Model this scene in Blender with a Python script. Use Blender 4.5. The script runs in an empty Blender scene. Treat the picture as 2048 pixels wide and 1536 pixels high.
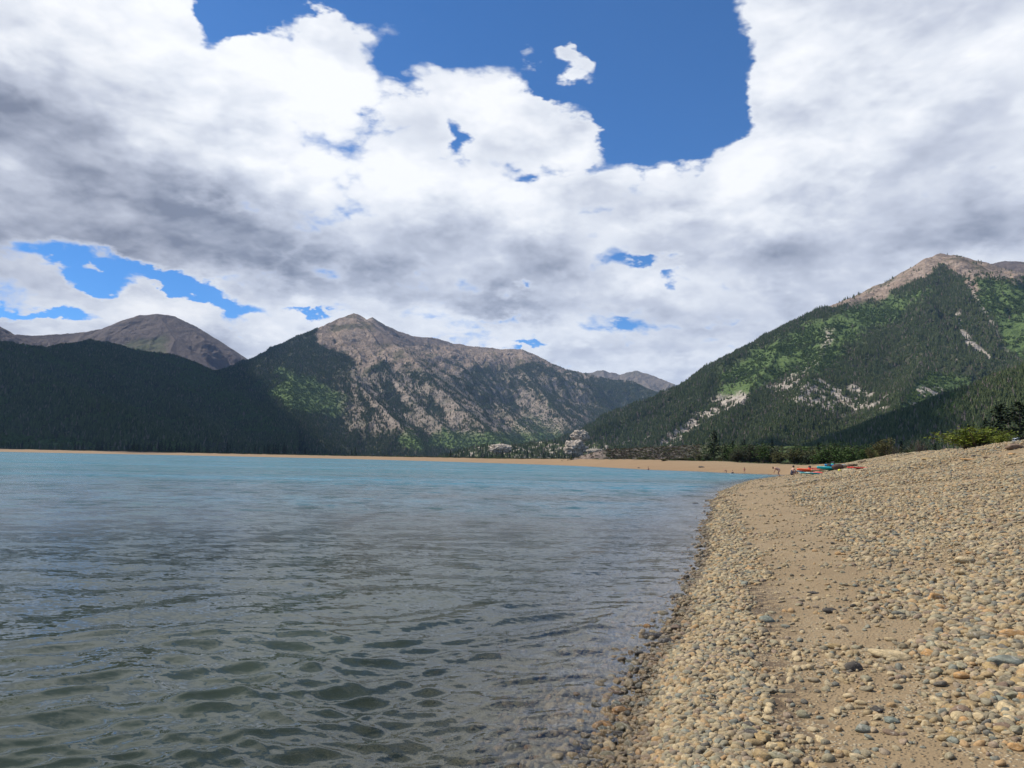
import bpy, bmesh, math, random
import numpy as np
from mathutils import Vector, Matrix

scene = bpy.context.scene
COL = scene.collection
R = math.radians

# ------------------------------------------------------------------ camera
FPX, W0, H0 = 1480.0, 2048.0, 1536.0
PITCH, ROLL, CAMZ = R(5.88), R(1.09), 1.75
F_ = Vector((0, math.cos(PITCH), math.sin(PITCH)))
R0 = Vector((1, 0, 0)); U0 = Vector((0, -math.sin(PITCH), math.cos(PITCH)))
R_ = R0 * math.cos(ROLL) + U0 * math.sin(ROLL)
U_ = -R0 * math.sin(ROLL) + U0 * math.cos(ROLL)
CAM = Vector((0, 0, CAMZ))
cd = bpy.data.cameras.new('camera'); cam = bpy.data.objects.new('camera', cd); COL.objects.link(cam)
cd.sensor_width = 36; cd.lens = 36 * FPX / W0; cd.clip_start = 0.05; cd.clip_end = 60000
M = Matrix((R_, U_, -F_)).transposed().to_4x4(); M.translation = CAM
cam.matrix_world = M
scene.camera = cam

def ray(px, py):
    return F_ + R_ * ((px - W0 / 2) / FPX) - U_ * ((py - H0 / 2) / FPX)
def at_r(px, py, r):                    # point on the line of sight at horizontal range r
    d = ray(px, py); return CAM + d * (r / math.hypot(d.x, d.y))
def on_z(px, py, z=0.0):
    d = ray(px, py); return CAM + d * ((z - CAM.z) / d.z)
def project(X, Y, Z):
    dx, dy, dz = X - CAM.x, Y - CAM.y, Z - CAM.z
    a = dx * R_.x + dy * R_.y + dz * R_.z
    b = dx * U_.x + dy * U_.y + dz * U_.z
    c = np.maximum(dx * F_.x + dy * F_.y + dz * F_.z, 1e-3)
    return W0 / 2 + FPX * a / c, H0 / 2 - FPX * b / c
def azel(px, py):
    d = ray(px, py); return math.atan2(d.x, d.y), math.atan2(d.z, math.hypot(d.x, d.y))

# ------------------------------------------------------------------ light
SUN_AZ, SUN_EL = R(-74), R(50)          # azimuth from +Y, clockwise
SDIR = Vector((math.sin(SUN_AZ) * math.cos(SUN_EL), math.cos(SUN_AZ) * math.cos(SUN_EL), math.sin(SUN_EL)))
sl = bpy.data.lights.new('sun', 'SUN'); sl.energy = 5.0; sl.angle = R(0.53); sl.color = (1.0, 0.95, 0.88)
so = bpy.data.objects.new('sun', sl); COL.objects.link(so)
so.rotation_euler = SDIR.to_track_quat('Z', 'Y').to_euler()
scene.view_settings.view_transform = 'Standard'; scene.view_settings.look = 'None'
scene.view_settings.exposure = 0.10; scene.view_settings.gamma = 1.0
try:
    scene.view_settings.use_curve_mapping = False
except Exception: pass
cy = scene.cycles
cy.max_bounces = 8; cy.transparent_max_bounces = 12; cy.diffuse_bounces = 2; cy.glossy_bounces = 3
cy.volume_bounces = 0; cy.transmission_bounces = 4; cy.caustics_reflective = False; cy.caustics_refractive = False

# ------------------------------------------------------------------ node helper
class G:
    """tiny helper that turns python expressions into shader nodes"""
    def __init__(s, tree): s.t = tree; s.n = tree.nodes; s.l = tree.links
    def new(s, typ, **kw):
        n = s.n.new(typ)
        for k, v in kw.items(): setattr(n, k, v)
        return n
    def put(s, sock, v):
        if v is None: return
        if isinstance(v, bpy.types.NodeSocket): s.l.new(v, sock)
        else:
            if isinstance(v, (tuple, list)) and hasattr(sock.default_value, '__len__') and len(sock.default_value) == 4 and len(v) == 3: v = tuple(v) + (1.0,)
            sock.default_value = v
    def m(s, op, a, b=None, c=None, clamp=False):
        n = s.new('ShaderNodeMath', operation=op, use_clamp=clamp)
        s.put(n.inputs[0], a); s.put(n.inputs[1], b); s.put(n.inputs[2], c)
        return n.outputs[0]
    def add(s, a, b): return s.m('ADD', a, b)
    def sub(s, a, b): return s.m('SUBTRACT', a, b)
    def mul(s, a, b): return s.m('MULTIPLY', a, b)
    def div(s, a, b): return s.m('DIVIDE', a, b)
    def vm(s, op, a, b=None):
        n = s.new('ShaderNodeVectorMath', operation=op)
        s.put(n.inputs[0], a)
        if b is not None: s.put(n.inputs[3] if op == 'SCALE' else n.inputs[1], b)
        return n.outputs['Value'] if op in ('LENGTH', 'DOT_PRODUCT', 'DISTANCE') else n.outputs[0]
    def xyz(s, v):
        n = s.new('ShaderNodeSeparateXYZ'); s.put(n.inputs[0], v); return n.outputs
    def comb(s, x, y, z):
        n = s.new('ShaderNodeCombineXYZ'); s.put(n.inputs[0], x); s.put(n.inputs[1], y); s.put(n.inputs[2], z); return n.outputs[0]
    def noise(s, v, scale=1, detail=4, rough=.5, dist=0, color=False, dim='3D', lac=2.0, w=None):
        n = s.new('ShaderNodeTexNoise', noise_dimensions=dim)
        s.put(n.inputs['Vector'], v); s.put(n.inputs['Scale'], scale); s.put(n.inputs['Detail'], detail)
        s.put(n.inputs['Roughness'], rough); s.put(n.inputs['Distortion'], dist); s.put(n.inputs['Lacunarity'], lac)
        if w is not None: s.put(n.inputs['W'], w)
        return n.outputs['Color' if color else 0]
    def vor(s, v, scale=1, feat='F1', out='Distance', rnd=1.0):
        n = s.new('ShaderNodeTexVoronoi', feature=feat)
        s.put(n.inputs['Vector'], v); s.put(n.inputs['Scale'], scale); s.put(n.inputs['Randomness'], rnd)
        return n.outputs[out]
    def map(s, v, a, b, c=0.0, d=1.0, smooth=True):
        n = s.new('ShaderNodeMapRange', interpolation_type='SMOOTHSTEP' if smooth else 'LINEAR')
        for k, x in zip(range(5), (v, a, b, c, d)): s.put(n.inputs[k], x)
        return n.outputs[0]
    def mix(s, f, a, b, blend='MIX'):
        n = s.new('ShaderNodeMix', data_type='RGBA', blend_type=blend)
        s.put(n.inputs[0], f); s.put(n.inputs[6], a); s.put(n.inputs[7], b); return n.outputs[2]
    def mapping(s, v, scale=(1, 1, 1), rot=(0, 0, 0), loc=(0, 0, 0)):
        n = s.new('ShaderNodeMapping'); s.put(n.inputs[0], v); s.put(n.inputs[1], loc); s.put(n.inputs[2], rot); s.put(n.inputs[3], scale)
        return n.outputs[0]
    def attr(s, name, out='Fac'):
        n = s.new('ShaderNodeAttribute', attribute_name=name); return n.outputs[out]
    def bump(s, h, strength=1, dist=.01, normal=None):
        n = s.new('ShaderNodeBump'); s.put(n.inputs['Strength'], strength); s.put(n.inputs['Distance'], dist); s.put(n.inputs['Height'], h)
        s.put(n.inputs['Normal'], normal); return n.outputs[0]

# ------------------------------------------------------------------ world: blue sky with broken cumulus, laid out by azimuth and elevation
world = bpy.data.worlds.new('World'); scene.world = world; world.use_nodes = True
wt = world.node_tree; wt.nodes.clear(); g = G(wt)
out = g.new('ShaderNodeOutputWorld'); bg = g.new('ShaderNodeBackground'); wt.links.new(bg.outputs[0], out.inputs[0])
sky = g.new('ShaderNodeTexSky', sky_type='NISHITA', sun_disc=False)
sky.sun_elevation = SUN_EL; sky.sun_rotation = SUN_AZ; sky.altitude = 2800; sky.air_density = 1.0; sky.dust_density = 0.3; sky.ozone_density = 3.0
dvec = g.vm('NORMALIZE', g.new('ShaderNodeTexCoord').outputs['Generated'])
dx, dy, dz = g.xyz(dvec)
K = 14.8
A = g.mul(g.m('ARCTAN2', dx, dy), K)
E = g.mul(g.m('ARCTAN2', dz, g.m('SQRT', g.add(g.mul(dx, dx), g.mul(dy, dy)))), K)
up = g.m('MAXIMUM', dz, -0.02)
inv = g.div(1.0, g.add(up, 0.50))
Q = g.comb(g.mul(dx, inv), g.mul(dy, inv), g.mul(up, 1.5))
# warped copy of the layout coordinates so blob edges are never smooth
wn = g.noise(Q, 3.6, 6, .62, color=True)
wv = g.vm('SCALE', g.vm('SUBTRACT', wn, (0.5, 0.5, 0.5)), 1.7)
wx, wy, wz = g.xyz(wv)
wn2 = g.vm('SCALE', g.vm('SUBTRACT', g.noise(Q, 15, 4, .6, color=True), (0.5, 0.5, 0.5)), .95)
wv = g.vm('ADD', wv, wn2); wx, wy, wz = g.xyz(wv)
LA = g.add(A, wx); LE = g.add(E, g.mul(wy, .8))
LP = g.comb(LA, LE, 0.0)

def blobs(lst, base, first=None):
    acc = base if first is None else g.m('MULTIPLY_ADD', first, 1e-7, base)
    for (px, py, rx, ry, rot, wgt) in lst:
        a, e = azel(px, py)
        m_ = g.new('ShaderNodeMapping', vector_type='TEXTURE')
        # chained through z so the blobs are evaluated one after another
        g.put(m_.inputs[0], g.comb(LA, LE, g.mul(acc, 1e-7)) if isinstance(acc, bpy.types.NodeSocket) else LP)
        m_.inputs[1].default_value = (a * K, e * K, 0); m_.inputs[2].default_value = (0, 0, R(rot)); m_.inputs[3].default_value = (rx / 100, ry / 100, 1)
        q = g.vm('DOT_PRODUCT', m_.outputs[0], m_.outputs[0])
        q = g.m('POWER', 2.718, g.mul(q, -1.0))
        acc = g.m('MULTIPLY_ADD', q, wgt, acc)
    return acc
HOLES = [  # px, py, radius x, radius y, rotation, weight: where the blue shows
    (1330, 110, 125, 190, 0, -1.5), (1150, 40, 210, 80, 0, -1.1), (720, -25, 330, 66, 0, -1.5), (430, 20, 45, 75, 0, -1.4), (520, 10, 70, 36, 0, -.8),
    (1000, 10, 80, 70, 0, -.6), (1240, 240, 80, 60, 0, -.7), (1410, 230, 75, 70, 0, -.8), (1480, 150, 30, 90, 0, -.35), (1500, 250, 40, 30, 0, -.4), (1260, 270, 60, 30, 0, -.4), (1090, 190, 60, 28, -30, -.8),
    (820, 140, 55, 34, -20, -.62), (925, 100, 50, 30, 0, -.5), (912, 275, 24, 42, 0, -.62), (770, 205, 30, 40, 0, -.45),
    (1100, 340, 90, 16, 8, -.5), (1190, 332, 36, 26, 0, -.22), (1165, 400, 26, 30, -30, -.15), (1330, 440, 90, 60, 0, .45), (1950, 465, 120, 50, 0, .5), (1010, 620, 80, 26, 0, .45), (1390, 520, 60, 24, 0, .35), (1420, 660, 60, 20, 0, .3), (1940, 30, 120, 60, 0, .4), (930, 480, 200, 70, 0, .25), (1080, 560, 60, 30, 0, .2),
    (350, 570, 150, 15, -13, -.95), (165, 540, 80, 16, -20, -.75), (95, 618, 80, 11, 0, -.8), (620, 628, 34, 8, 0, -.5), (230, 590, 60, 12, 0, .4),
    (1305, 520, 40, 9, 0, -.4), (1340, 560, 22, 22, 0, -.4), (1245, 632, 22, 7, 0, -.2), (1050, 578, 16, 10, 0, -.3), (1040, 690, 50, 10, 0, -.6), (1240, 665, 80, 20, 0, .2),
    (1140, 135, 52, 26, -30, .95), (1060, 110, 40, 20, -30, .35), (1040, 120, 50, 26, -25, .5), (900, 40, 60, 28, 20, .55), (640, 60, 60, 30, 0, .6), (500, 100, 90, 40, 0, .5), (1120, 265, 100, 40, -12, .7),
    (1600, 120, 160, 200, 0, .6), (1520, 330, 300, 60, 0, .4), (200, 200, 220, 300, 0, .6), (660, 700, 900, 26, 0, .3)]
cov = blobs(HOLES, 0.575)
# outside the picture the cover thins out
front = g.map(g.m('ABSOLUTE', A), 9.5, 14.0, 1.0, 0.0)
low = g.map(E, 9.0, 13.0, 1.0, 0.0)
cov = g.sub(cov, g.mul(g.sub(1.0, g.mul(front, low)), 0.36))

def dens(vec, det=7.0):
    n1 = g.noise(vec, 4.6, det, .60, .15)
    n2 = g.noise(vec, 1.5, 3, .5)
    vv = g.new('ShaderNodeTexVoronoi', feature='F1'); g.put(vv.inputs['Vector'], g.vm('ADD', vec, g.vm('SCALE', g.noise(vec, 9, 3, .6, color=True), 0.10)))
    vv.inputs['Scale'].default_value = 6.0; vv.inputs['Detail'].default_value = 3.0; vv.inputs['Roughness'].default_value = .55
    puff = g.sub(.55, vv.outputs[0])
    return g.add(g.add(g.mul(g.sub(n1, .5), 1.45), g.mul(g.sub(n2, .5), .6)), g.mul(puff, .52))
D0 = dens(Q)
Qs = g.vm('ADD', Q, (-0.03, -0.02, 0.07))
D1 = dens(Qs, 5.0)
thick = g.add(cov, D0)
alpha = g.map(thick, -0.04, 0.25)
emb = g.m('MULTIPLY', g.sub(D0, D1), 0.95)
SHADE = [  # grey undersides (+) and bright towers (-)
    (60, 250, 230, 80, -14, .62), (300, 390, 260, 58, -12, .62), (520, 440, 170, 40, -16, .50), (80, 490, 240, 32, 0, .38), (420, 250, 130, 130, -40, .14), (200, 335, 120, 22, -8, -.3),
    (760, 560, 330, 42, -6, .62), (420, 510, 300, 35, -8, .42), (980, 500, 180, 55, 0, .36), (900, 610, 200, 28, 0, .38), (40, 610, 60, 50, 0, .45),
    (480, 690, 110, 40, 0, .34), (860, 430, 120, 60, 0, .14), (560, 180, 60, 70, -50, .16),
    (1960, 170, 180, 90, 0, .30), (1990, 460, 200, 90, 0, .40), (1750, 60, 150, 60, 0, .20), (1850, 400, 160, 45, 0, .25), (1640, 520, 260, 45, 0, .38), (1380, 470, 110, 50, 0, .18),
    (1180, 620, 150, 30, 0, .30), (1100, 560, 110, 40, 0, .30), (1250, 690, 160, 18, 0, .22), (1420, 640, 120, 40, 0, .22), (1700, 600, 120, 30, 0, .2),
    (60, 40, 150, 60, 0, -.18), (560, 130, 200, 80, -10, -.40), (800, 330, 220, 90, 0, -.36), (1000, 180, 160, 70, 0, -.25), (640, 330, 60, 120, 20, -.25), (1700, 300, 260, 60, 0, -.2), (680, 240, 120, 100, 0, -.2), (1550, 90, 90, 90, 0, -.25), (1860, 90, 100, 60, 0, -.15), (320, 640, 300, 30, 0, -.3), (1120, 300, 120, 30, 0, -.2),
    (1320, 350, 180, 50, 0, -.2), (1500, 720, 220, 30, 0, -.1)]
shade = blobs(SHADE, 0.20, cov)
nlow = g.noise(Q, 2.3, 4, .5)
shade = g.add(shade, g.add(g.mul(g.sub(nlow, .5), 0.8), g.mul(g.sub(g.noise(Q, 7.0, 4, .5), .5), .28)))
shade = g.sub(shade, g.mul(emb, 1.0))
edge = g.map(thick, 0.1, 0.5, 0.0, 1.0)
shade = g.mul(shade, g.add(.35, g.mul(edge, .65)))
shade = g.map(shade, -0.25, 1.15, 0.0, 1.0, smooth=False)
cr = g.new('ShaderNodeValToRGB'); g.put(cr.inputs[0], shade)
el_ = cr.color_ramp.elements
el_[0].position = 0.0; el_[0].color = (.96, .975, 1.0, 1)
el_[1].position = 1.0; el_[1].color = (0.22, 0.25, 0.33, 1)
for p, c in ((.10, (.90, .92, .96, 1)), (.26, (.78, .815, .88, 1)), (.48, (.57, .61, .71, 1)), (.75, (.38, .415, .51, 1))):
    e_ = el_.new(p); e_.color = c
skyc = g.vm('SCALE', sky.outputs[0], 0.112)
skyc = g.vm('MULTIPLY', skyc, (0.52, 0.94, 1.28))
fin = g.mix(alpha, skyc, cr.outputs[0])
fin = g.mix(g.map(dz, -.03, 0.0), (.35, .4, .42), fin)
g.put(bg.inputs[0], fin); bg.inputs[1].default_value = 1.0
world.cycles.sampling_method = 'MANUAL'; world.cycles.sample_map_resolution = 1024

# ------------------------------------------------------------------ numpy noise
_rs = np.random.RandomState(11)
_perm = _rs.permutation(256).astype(np.int32); _perm = np.concatenate([_perm, _perm])
_gx = np.cos(np.linspace(0, 2 * np.pi, 256, endpoint=False)).astype(np.float32)
_gy = np.sin(np.linspace(0, 2 * np.pi, 256, endpoint=False)).astype(np.float32)
def pn(x, y, seed=0):
    x = x + seed * 17.31; y = y + seed * 9.73
    xi = np.floor(x).astype(np.int64); yi = np.floor(y).astype(np.int64)
    fx = (x - xi).astype(np.float32); fy = (y - yi).astype(np.float32)
    xi &= 255; yi &= 255
    u = fx * fx * fx * (fx * (fx * 6 - 15) + 10); v = fy * fy * fy * (fy * (fy * 6 - 15) + 10)
    def gr(ix, iy, ax, ay):
        h = _perm[_perm[ix & 255] + (iy & 255)]
        return _gx[h] * ax + _gy[h] * ay
    a = gr(xi, yi, fx, fy); b = gr(xi + 1, yi, fx - 1, fy)
    c = gr(xi, yi + 1, fx, fy - 1); d = gr(xi + 1, yi + 1, fx - 1, fy - 1)
    return ((a + (b - a) * u) * (1 - v) + (c + (d - c) * u) * v) * 1.4
def fbm(x, y, o=5, seed=0, gain=.5, ridged=False):
    s = np.zeros(np.shape(x), np.float32); a = 1.0; t = 0; f = 1.0
    for i in range(o):
        n = pn(x * f, y * f, seed + i * 3)
        if ridged: n = 1 - 2 * np.abs(n)
        s += a * n; t += a; a *= gain; f *= 2.03
    return s / t
def sst(x, a, b):
    t = np.clip((x - a) / (b - a), 0, 1); return t * t * (3 - 2 * t)

def tag(o, label=None, cat=None, group=None, kind=None):
    if label: o['label'] = label
    if cat: o['category'] = cat
    if group: o['group'] = group
    if kind: o['kind'] = kind
    return o
def link(name, me, mats=(), parent=None, smooth=False):
    o = bpy.data.objects.new(name, me); COL.objects.link(o)
    for m_ in (mats if isinstance(mats, (list, tuple)) else [mats]): me.materials.append(m_)
    if parent: o.parent = parent
    if smooth: me.polygons.foreach_set('use_smooth', [True] * len(me.polygons))
    return o
def np_mesh(name, V, Fq, attrs=None, smooth=True):
    """mesh from arrays: V (n,3), Fq (m,3 or 4)"""
    me = bpy.data.meshes.new(name); V = np.asarray(V, np.float32); Fq = np.asarray(Fq, np.int32)
    k = Fq.shape[1]
    me.vertices.add(len(V)); me.vertices.foreach_set('co', V.ravel())
    me.loops.add(Fq.size); me.loops.foreach_set('vertex_index', Fq.ravel())
    me.polygons.add(len(Fq)); me.polygons.foreach_set('loop_start', np.arange(0, Fq.size, k, dtype=np.int32))
    me.polygons.foreach_set('use_smooth', np.full(len(Fq), smooth))
    me.update(calc_edges=True)
    for nm, a in (attrs or {}).items():
        at = me.attributes.new(nm, 'FLOAT', 'POINT'); at.data.foreach_set('value', np.asarray(a, np.float32).ravel())
    return me
def grid_faces(nr, nc):
    i = np.arange(nr - 1)[:, None] * nc + np.arange(nc - 1)[None, :]
    return np.stack([i, i + 1, i + nc + 1, i + nc], -1).reshape(-1, 4)

def mat(name, rough=.8):
    m_ = bpy.data.materials.new(name); m_.use_nodes = True
    b = m_.node_tree.nodes['Principled BSDF']; b.inputs['Roughness'].default_value = rough
    b.inputs['Specular IOR Level'].default_value = .3
    return m_, G(m_.node_tree), b
def plain(name, col, rough=.6, var=.12, sc=8):
    m_, g, b = mat(name, rough)
    tc = g.new('ShaderNodeTexCoord').outputs['Object']
    n = g.noise(tc, sc, 4, .6)
    g.put(b.inputs['Base Color'], g.mix(n, tuple(c * (1 - var) for c in col), tuple(min(1, c * (1 + var)) for c in col)))
    return m_

# ------------------------------------------------------------------ lake outline and beach crest (plan view)
def seg_dist(X, Y, P, closed=False, vals=None):
    best = np.full(X.shape, 1e12, np.float32); val = np.zeros(X.shape, np.float32) if vals is not None else None
    side = np.zeros(X.shape, bool); n = len(P)
    for i in range(n if closed else n - 1):
        ax, ay = P[i][0], P[i][1]; bx, by = P[(i + 1) % n][0], P[(i + 1) % n][1]
        ex, ey = bx - ax, by - ay; L = ex * ex + ey * ey + 1e-9
        t = np.clip(((X - ax) * ex + (Y - ay) * ey) / L, 0, 1)
        d = (X - ax - t * ex) ** 2 + (Y - ay - t * ey) ** 2
        m_ = d < best; best = np.where(m_, d, best)
        if vals is not None: val = np.where(m_, vals[i] + (vals[(i + 1) % n] - vals[i]) * t, val)
        if closed:
            c = ((ay > Y) != (by > Y)) & (X < ex * (Y - ay) / (ey if ey else 1e-9) + ax)
            side ^= c
    return np.sqrt(best), val, side
def chaikin(P, it=2):
    for _ in range(it):
        Q_ = [P[0]]
        for a, b in zip(P[:-1], P[1:]):
            Q_ += [tuple(.75 * np.array(a) + .25 * np.array(b)), tuple(.25 * np.array(a) + .75 * np.array(b))]
        Q_.append(P[-1]); P = Q_
    return P
pxs = [(1250, 1536), (1270, 1450), (1290, 1370), (1312, 1320), (1342, 1265), (1374, 1205), (1400, 1145), (1411, 1100), (1416, 1060), (1418, 1025), (1428, 1000), (1450, 980), (1490, 966), (1528, 959)]
near = [(-400, -260), (-60, -50), (-14, -11), (-4.5, -3.2), (-1.2, .4), (.1, 2.6)] + [tuple(on_z(x, y)[:2]) for x, y in pxs]
tip = [tuple(on_z(1572, 953.5)[:2]), tuple(on_z(1577, 951.0)[:2])]
far = [tuple(on_z(x, y)[:2]) for x, y in ((1540, 949.2), (1489, 947.6), (1440, 945.6), (1400, 943.0), (1320, 940.6), (1250, 937.2), (1150, 931.5))]
far += [tuple(at_r(x, 900, r)[:2]) for x, r in ((1000, 395), (850, 560), (700, 760), (520, 960), (350, 1080), (0, 1250), (-400, 1400), (-1500, 1500), (-3500, 1500))]
LAKE = chaikin(near + tip + far, 2) + [(-2200, 500), (-2000, -300)]
def crestpt(px, py, r):
    p = at_r(px, py, r); return (p.x, p.y, p.z)
CR = [(-420, -330, 4), (-40, -75, 3.4), (10, -34, 3.2), (26, -8, 3.3), (30, 14, 3.5)] + [crestpt(*q) for q in (
      (2600, 850, 38), (2048, 884, 44), (1960, 895, 52), (1880, 904, 62), (1800, 909, 74), (1745, 919, 92), (1690, 927, 122), (1600, 931, 158), (1500, 926, 200),
      (1400, 922.5, 232), (1300, 919.5, 262), (1220, 918.5, 300), (1100, 917.8, 400), (1000, 917.5, 480), (850, 914.5, 650), (700, 912, 850), (520, 908.5, 1040), (350, 905.2, 1170), (0, 897.5, 1340), (-400, 890, 1500))] + [
      (-2200, 1800, 5), (-4000, 1800, 5), (-4500, -600, 5)]
CREST = [(a, b) for a, b, c in CR]; CZ = [c for a, b, c in CR]
def ground_z(X, Y, fine=True):
    X = np.asarray(X, np.float64); Y = np.asarray(Y, np.float64)
    r = np.hypot(X, Y)
    wig = pn(X * .9, Y * .9, 5) * np.minimum(.10, r * .01) + pn(X * .25, Y * .25, 6) * np.minimum(.22, r * .008) + pn(X * .03, Y * .03, 7) * np.minimum(2.0, r * .004)
    ds, _, ins = seg_dist(X, Y, LAKE, True); s = np.where(ins, -ds, ds) + wig
    dc, zc, inc = seg_dist(X, Y, CREST, True, CZ)
    sp = np.maximum(s, 0); t = sp / (sp + dc + 1e-3)
    z_in = zc * (t * 0.75 + .25 * t * t) + .10 * sst(sp, 0, .35) * sst(sp, 60, 5) * 1.0
    z_in = np.where(inc, z_in, zc + .10)
    lump = fbm(X * .05, Y * .05, 4, 21) * .35 * sst(sp, 4, 30) * sst(r, 20, 60) + pn(X * .35, Y * .35, 9) * .05 * sst(sp, .5, 4) + pn(X * 1.3, Y * 1.3, 19) * .012
    back = np.where(inc, 0, np.minimum(dc, 400))
    z_back = fbm(X * .008, Y * .008, 4, 31) * np.minimum(back * .012, 2.0) - .02 * np.minimum(back, 30) + .004 * np.maximum(back - 30, 0)
    zl = -.20 * np.minimum(-s, 6) * .55 - .5 * (1 - np.exp(-np.maximum(-s - 6, 0) / 30)) * 8
    z = np.where(s > 0, z_in + lump * sst(s, 0, 2) + z_back, zl + pn(X * .7, Y * .7, 3) * .025 * sst(-s, 0, 1))
    return z, s, np.where(inc, -dc, dc), zc

print('ground...')
fa = np.linspace(R(-40), R(42), 980)
az = np.concatenate([np.linspace(R(-180), R(-41), 120), fa, np.linspace(R(43), R(180), 120)])
yr = np.linspace(1 / .9, 1 / 90.0, 520); rr1 = 1 / yr                      # rows even in view angle
rr = np.concatenate([[.02, .3, .6], rr1, np.geomspace(94, 14000, 210)])
RR, AZ = np.meshgrid(rr, az, indexing='ij'); X = RR * np.sin(AZ); Y = RR * np.cos(AZ)
Z, S, DC, ZC = ground_z(X, Y)
GV = np.stack([X, Y, Z], -1).reshape(-1, 3)
wood = sst(DC, 60, 160)
gme = np_mesh('ground', GV, grid_faces(len(rr), len(az)), dict(shore=S, crest=DC, rng=RR))

# ground material: damp gravel at the waterline, sandy gravel, tan sand far off, scrubby grass behind the crest
mg, g, b = mat('gravel_ground', .9)
geo = g.new('ShaderNodeNewGeometry').outputs['Position']
sh = g.attr('shore'); crst = g.attr('crest'); rng = g.attr('rng')
n1 = g.noise(geo, 1.1, 6, .6); n2 = g.noise(geo, 26, 4, .65); n3 = g.noise(geo, 160, 3, .6); nb = g.noise(geo, .12, 5, .55)
sand = g.mix(n1, (.235, .165, .088), (.37, .270, .148))
sand = g.mix(g.mul(n2, .6), sand, (.155, .105, .055))
deb = g.mul(g.mul(g.map(sh, .42, .62), g.map(sh, 1.3, .85)), g.mul(g.map(rng, 16, 9), g.map(g.noise(g.mapping(geo, (1, 1, 1)), 9, 5, .7), .43, .52)))
sand = g.mix(g.mul(deb, .8), sand, (.055, .036, .024))
vc = g.new('ShaderNodeTexVoronoi', feature='F1'); g.put(vc.inputs['Vector'], geo); vc.inputs['Scale'].default_value = 34
peb = g.mix(g.m('FRACT', g.mul(g.xyz(vc.outputs['Color'])[0], 7.0)), (.26, .22, .15), (.56, .47, .31))
pebm = g.mul(g.map(vc.outputs[0], .42, .30), g.map(g.noise(geo, 2.3, 3, .5), .40, .60))
sand = g.mix(g.mul(pebm, .75), sand, peb)
farsand = g.mix(g.noise(g.mapping(geo, (.03, .25, .5)), 1, 5, .6), (.20, .125, .060), (.32, .21, .108))
farm = g.mul(g.map(rng, 95, 150), g.map(g.xyz(geo)[0], 75, 40))
sand = g.mix(farm, sand, farsand)
wet = g.map(g.add(sh, g.mul(g.sub(n1, .5), .35)), .42, .06)
sand = g.mix(g.mul(wet, .62), sand, (.075, .055, .038))
bed = g.mix(n1, (.075, .07, .035), (.17, .14, .08))
sand = g.mix(g.map(sh, -.1, -.9), sand, bed)
gr = g.mix(nb, (.055, .06, .022), (.12, .10, .045)); gr = g.mix(g.mul(g.noise(geo, .9, 4, .6), .6), gr, (.05, .045, .025))
cm = g.map(g.add(crst, g.mul(g.sub(nb, .5), 14)), -1.5, 2.5)
colr = g.mix(cm, sand, gr)
g.put(b.inputs['Base Color'], colr)
g.put(b.inputs['Roughness'], g.map(wet, 0, 1, .92, .45))
hh = g.add(g.mul(n3, .25), g.add(n2, g.mul(g.map(vc.outputs[0], .5, 0.0), .9)))
g.put(b.inputs['Normal'], g.bump(hh, .9, .016))
gr_o = link('ground', gme, mg); tag(gr_o, kind='structure', label='pebble and sand beach sloping down into the lake')

# ------------------------------------------------------------------ water
print('water...')
wa = np.concatenate([np.linspace(R(-178), R(-41), 60), np.linspace(R(-40), R(36), 1000), np.linspace(R(37), R(178), 50)])
wr1 = 1 / np.linspace(1 / 1.2, 1 / 60.0, 760); wr = np.concatenate([[.05, .5], wr1, np.geomspace(63, 3600, 110)])
RR, AZ = np.meshgrid(wr, wa, indexing='ij'); X = RR * np.sin(AZ); Y = RR * np.cos(AZ)
_, S, _, _ = ground_z(X, Y)
rw = np.random.RandomState(5); Zw = np.zeros(X.shape); DXw = np.zeros(X.shape); DYw = np.zeros(X.shape)
pxl = RR * RR / (CAMZ * 740)                                                 # depth of one picture row, to fade waves too small for the mesh
wx_ = X + 0.35 * pn(X * .35, Y * .35, 41) * 2; wy_ = Y + 0.35 * pn(X * .4, Y * .3, 42) * 2
for i in range(90):
    lam = 0.08 * (22 ** rw.rand() ** 1.25) ; th = rw.normal(R(8), R(27)); k = 2 * math.pi / lam
    kx, ky = k * math.sin(th), -k * math.cos(th); amp = .0060 * lam ** .68 * (.62 if lam > .55 else 1.15) * rw.uniform(.5, 1.3) * (1.25 if lam > .8 else 1.0)
    ph = kx * wx_ + ky * wy_ + rw.uniform(0, 6.28)
    f = np.clip((lam / pxl - 4) / 5, 0, 1)
    grp = .35 + 1.0 * np.maximum(0, pn(X / (1.2 + lam * 3) + i * 3.7, Y / (1.0 + lam * 2.4) + i * 1.9, i) + .4)
    Zw += amp * f * grp * np.cos(ph); DXw -= .9 * amp * f * grp * (kx / k) * np.sin(ph); DYw -= .9 * amp * f * grp * (ky / k) * np.sin(ph)
damp = sst(S, 0.25, -2.2) * .85 + .15
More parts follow.
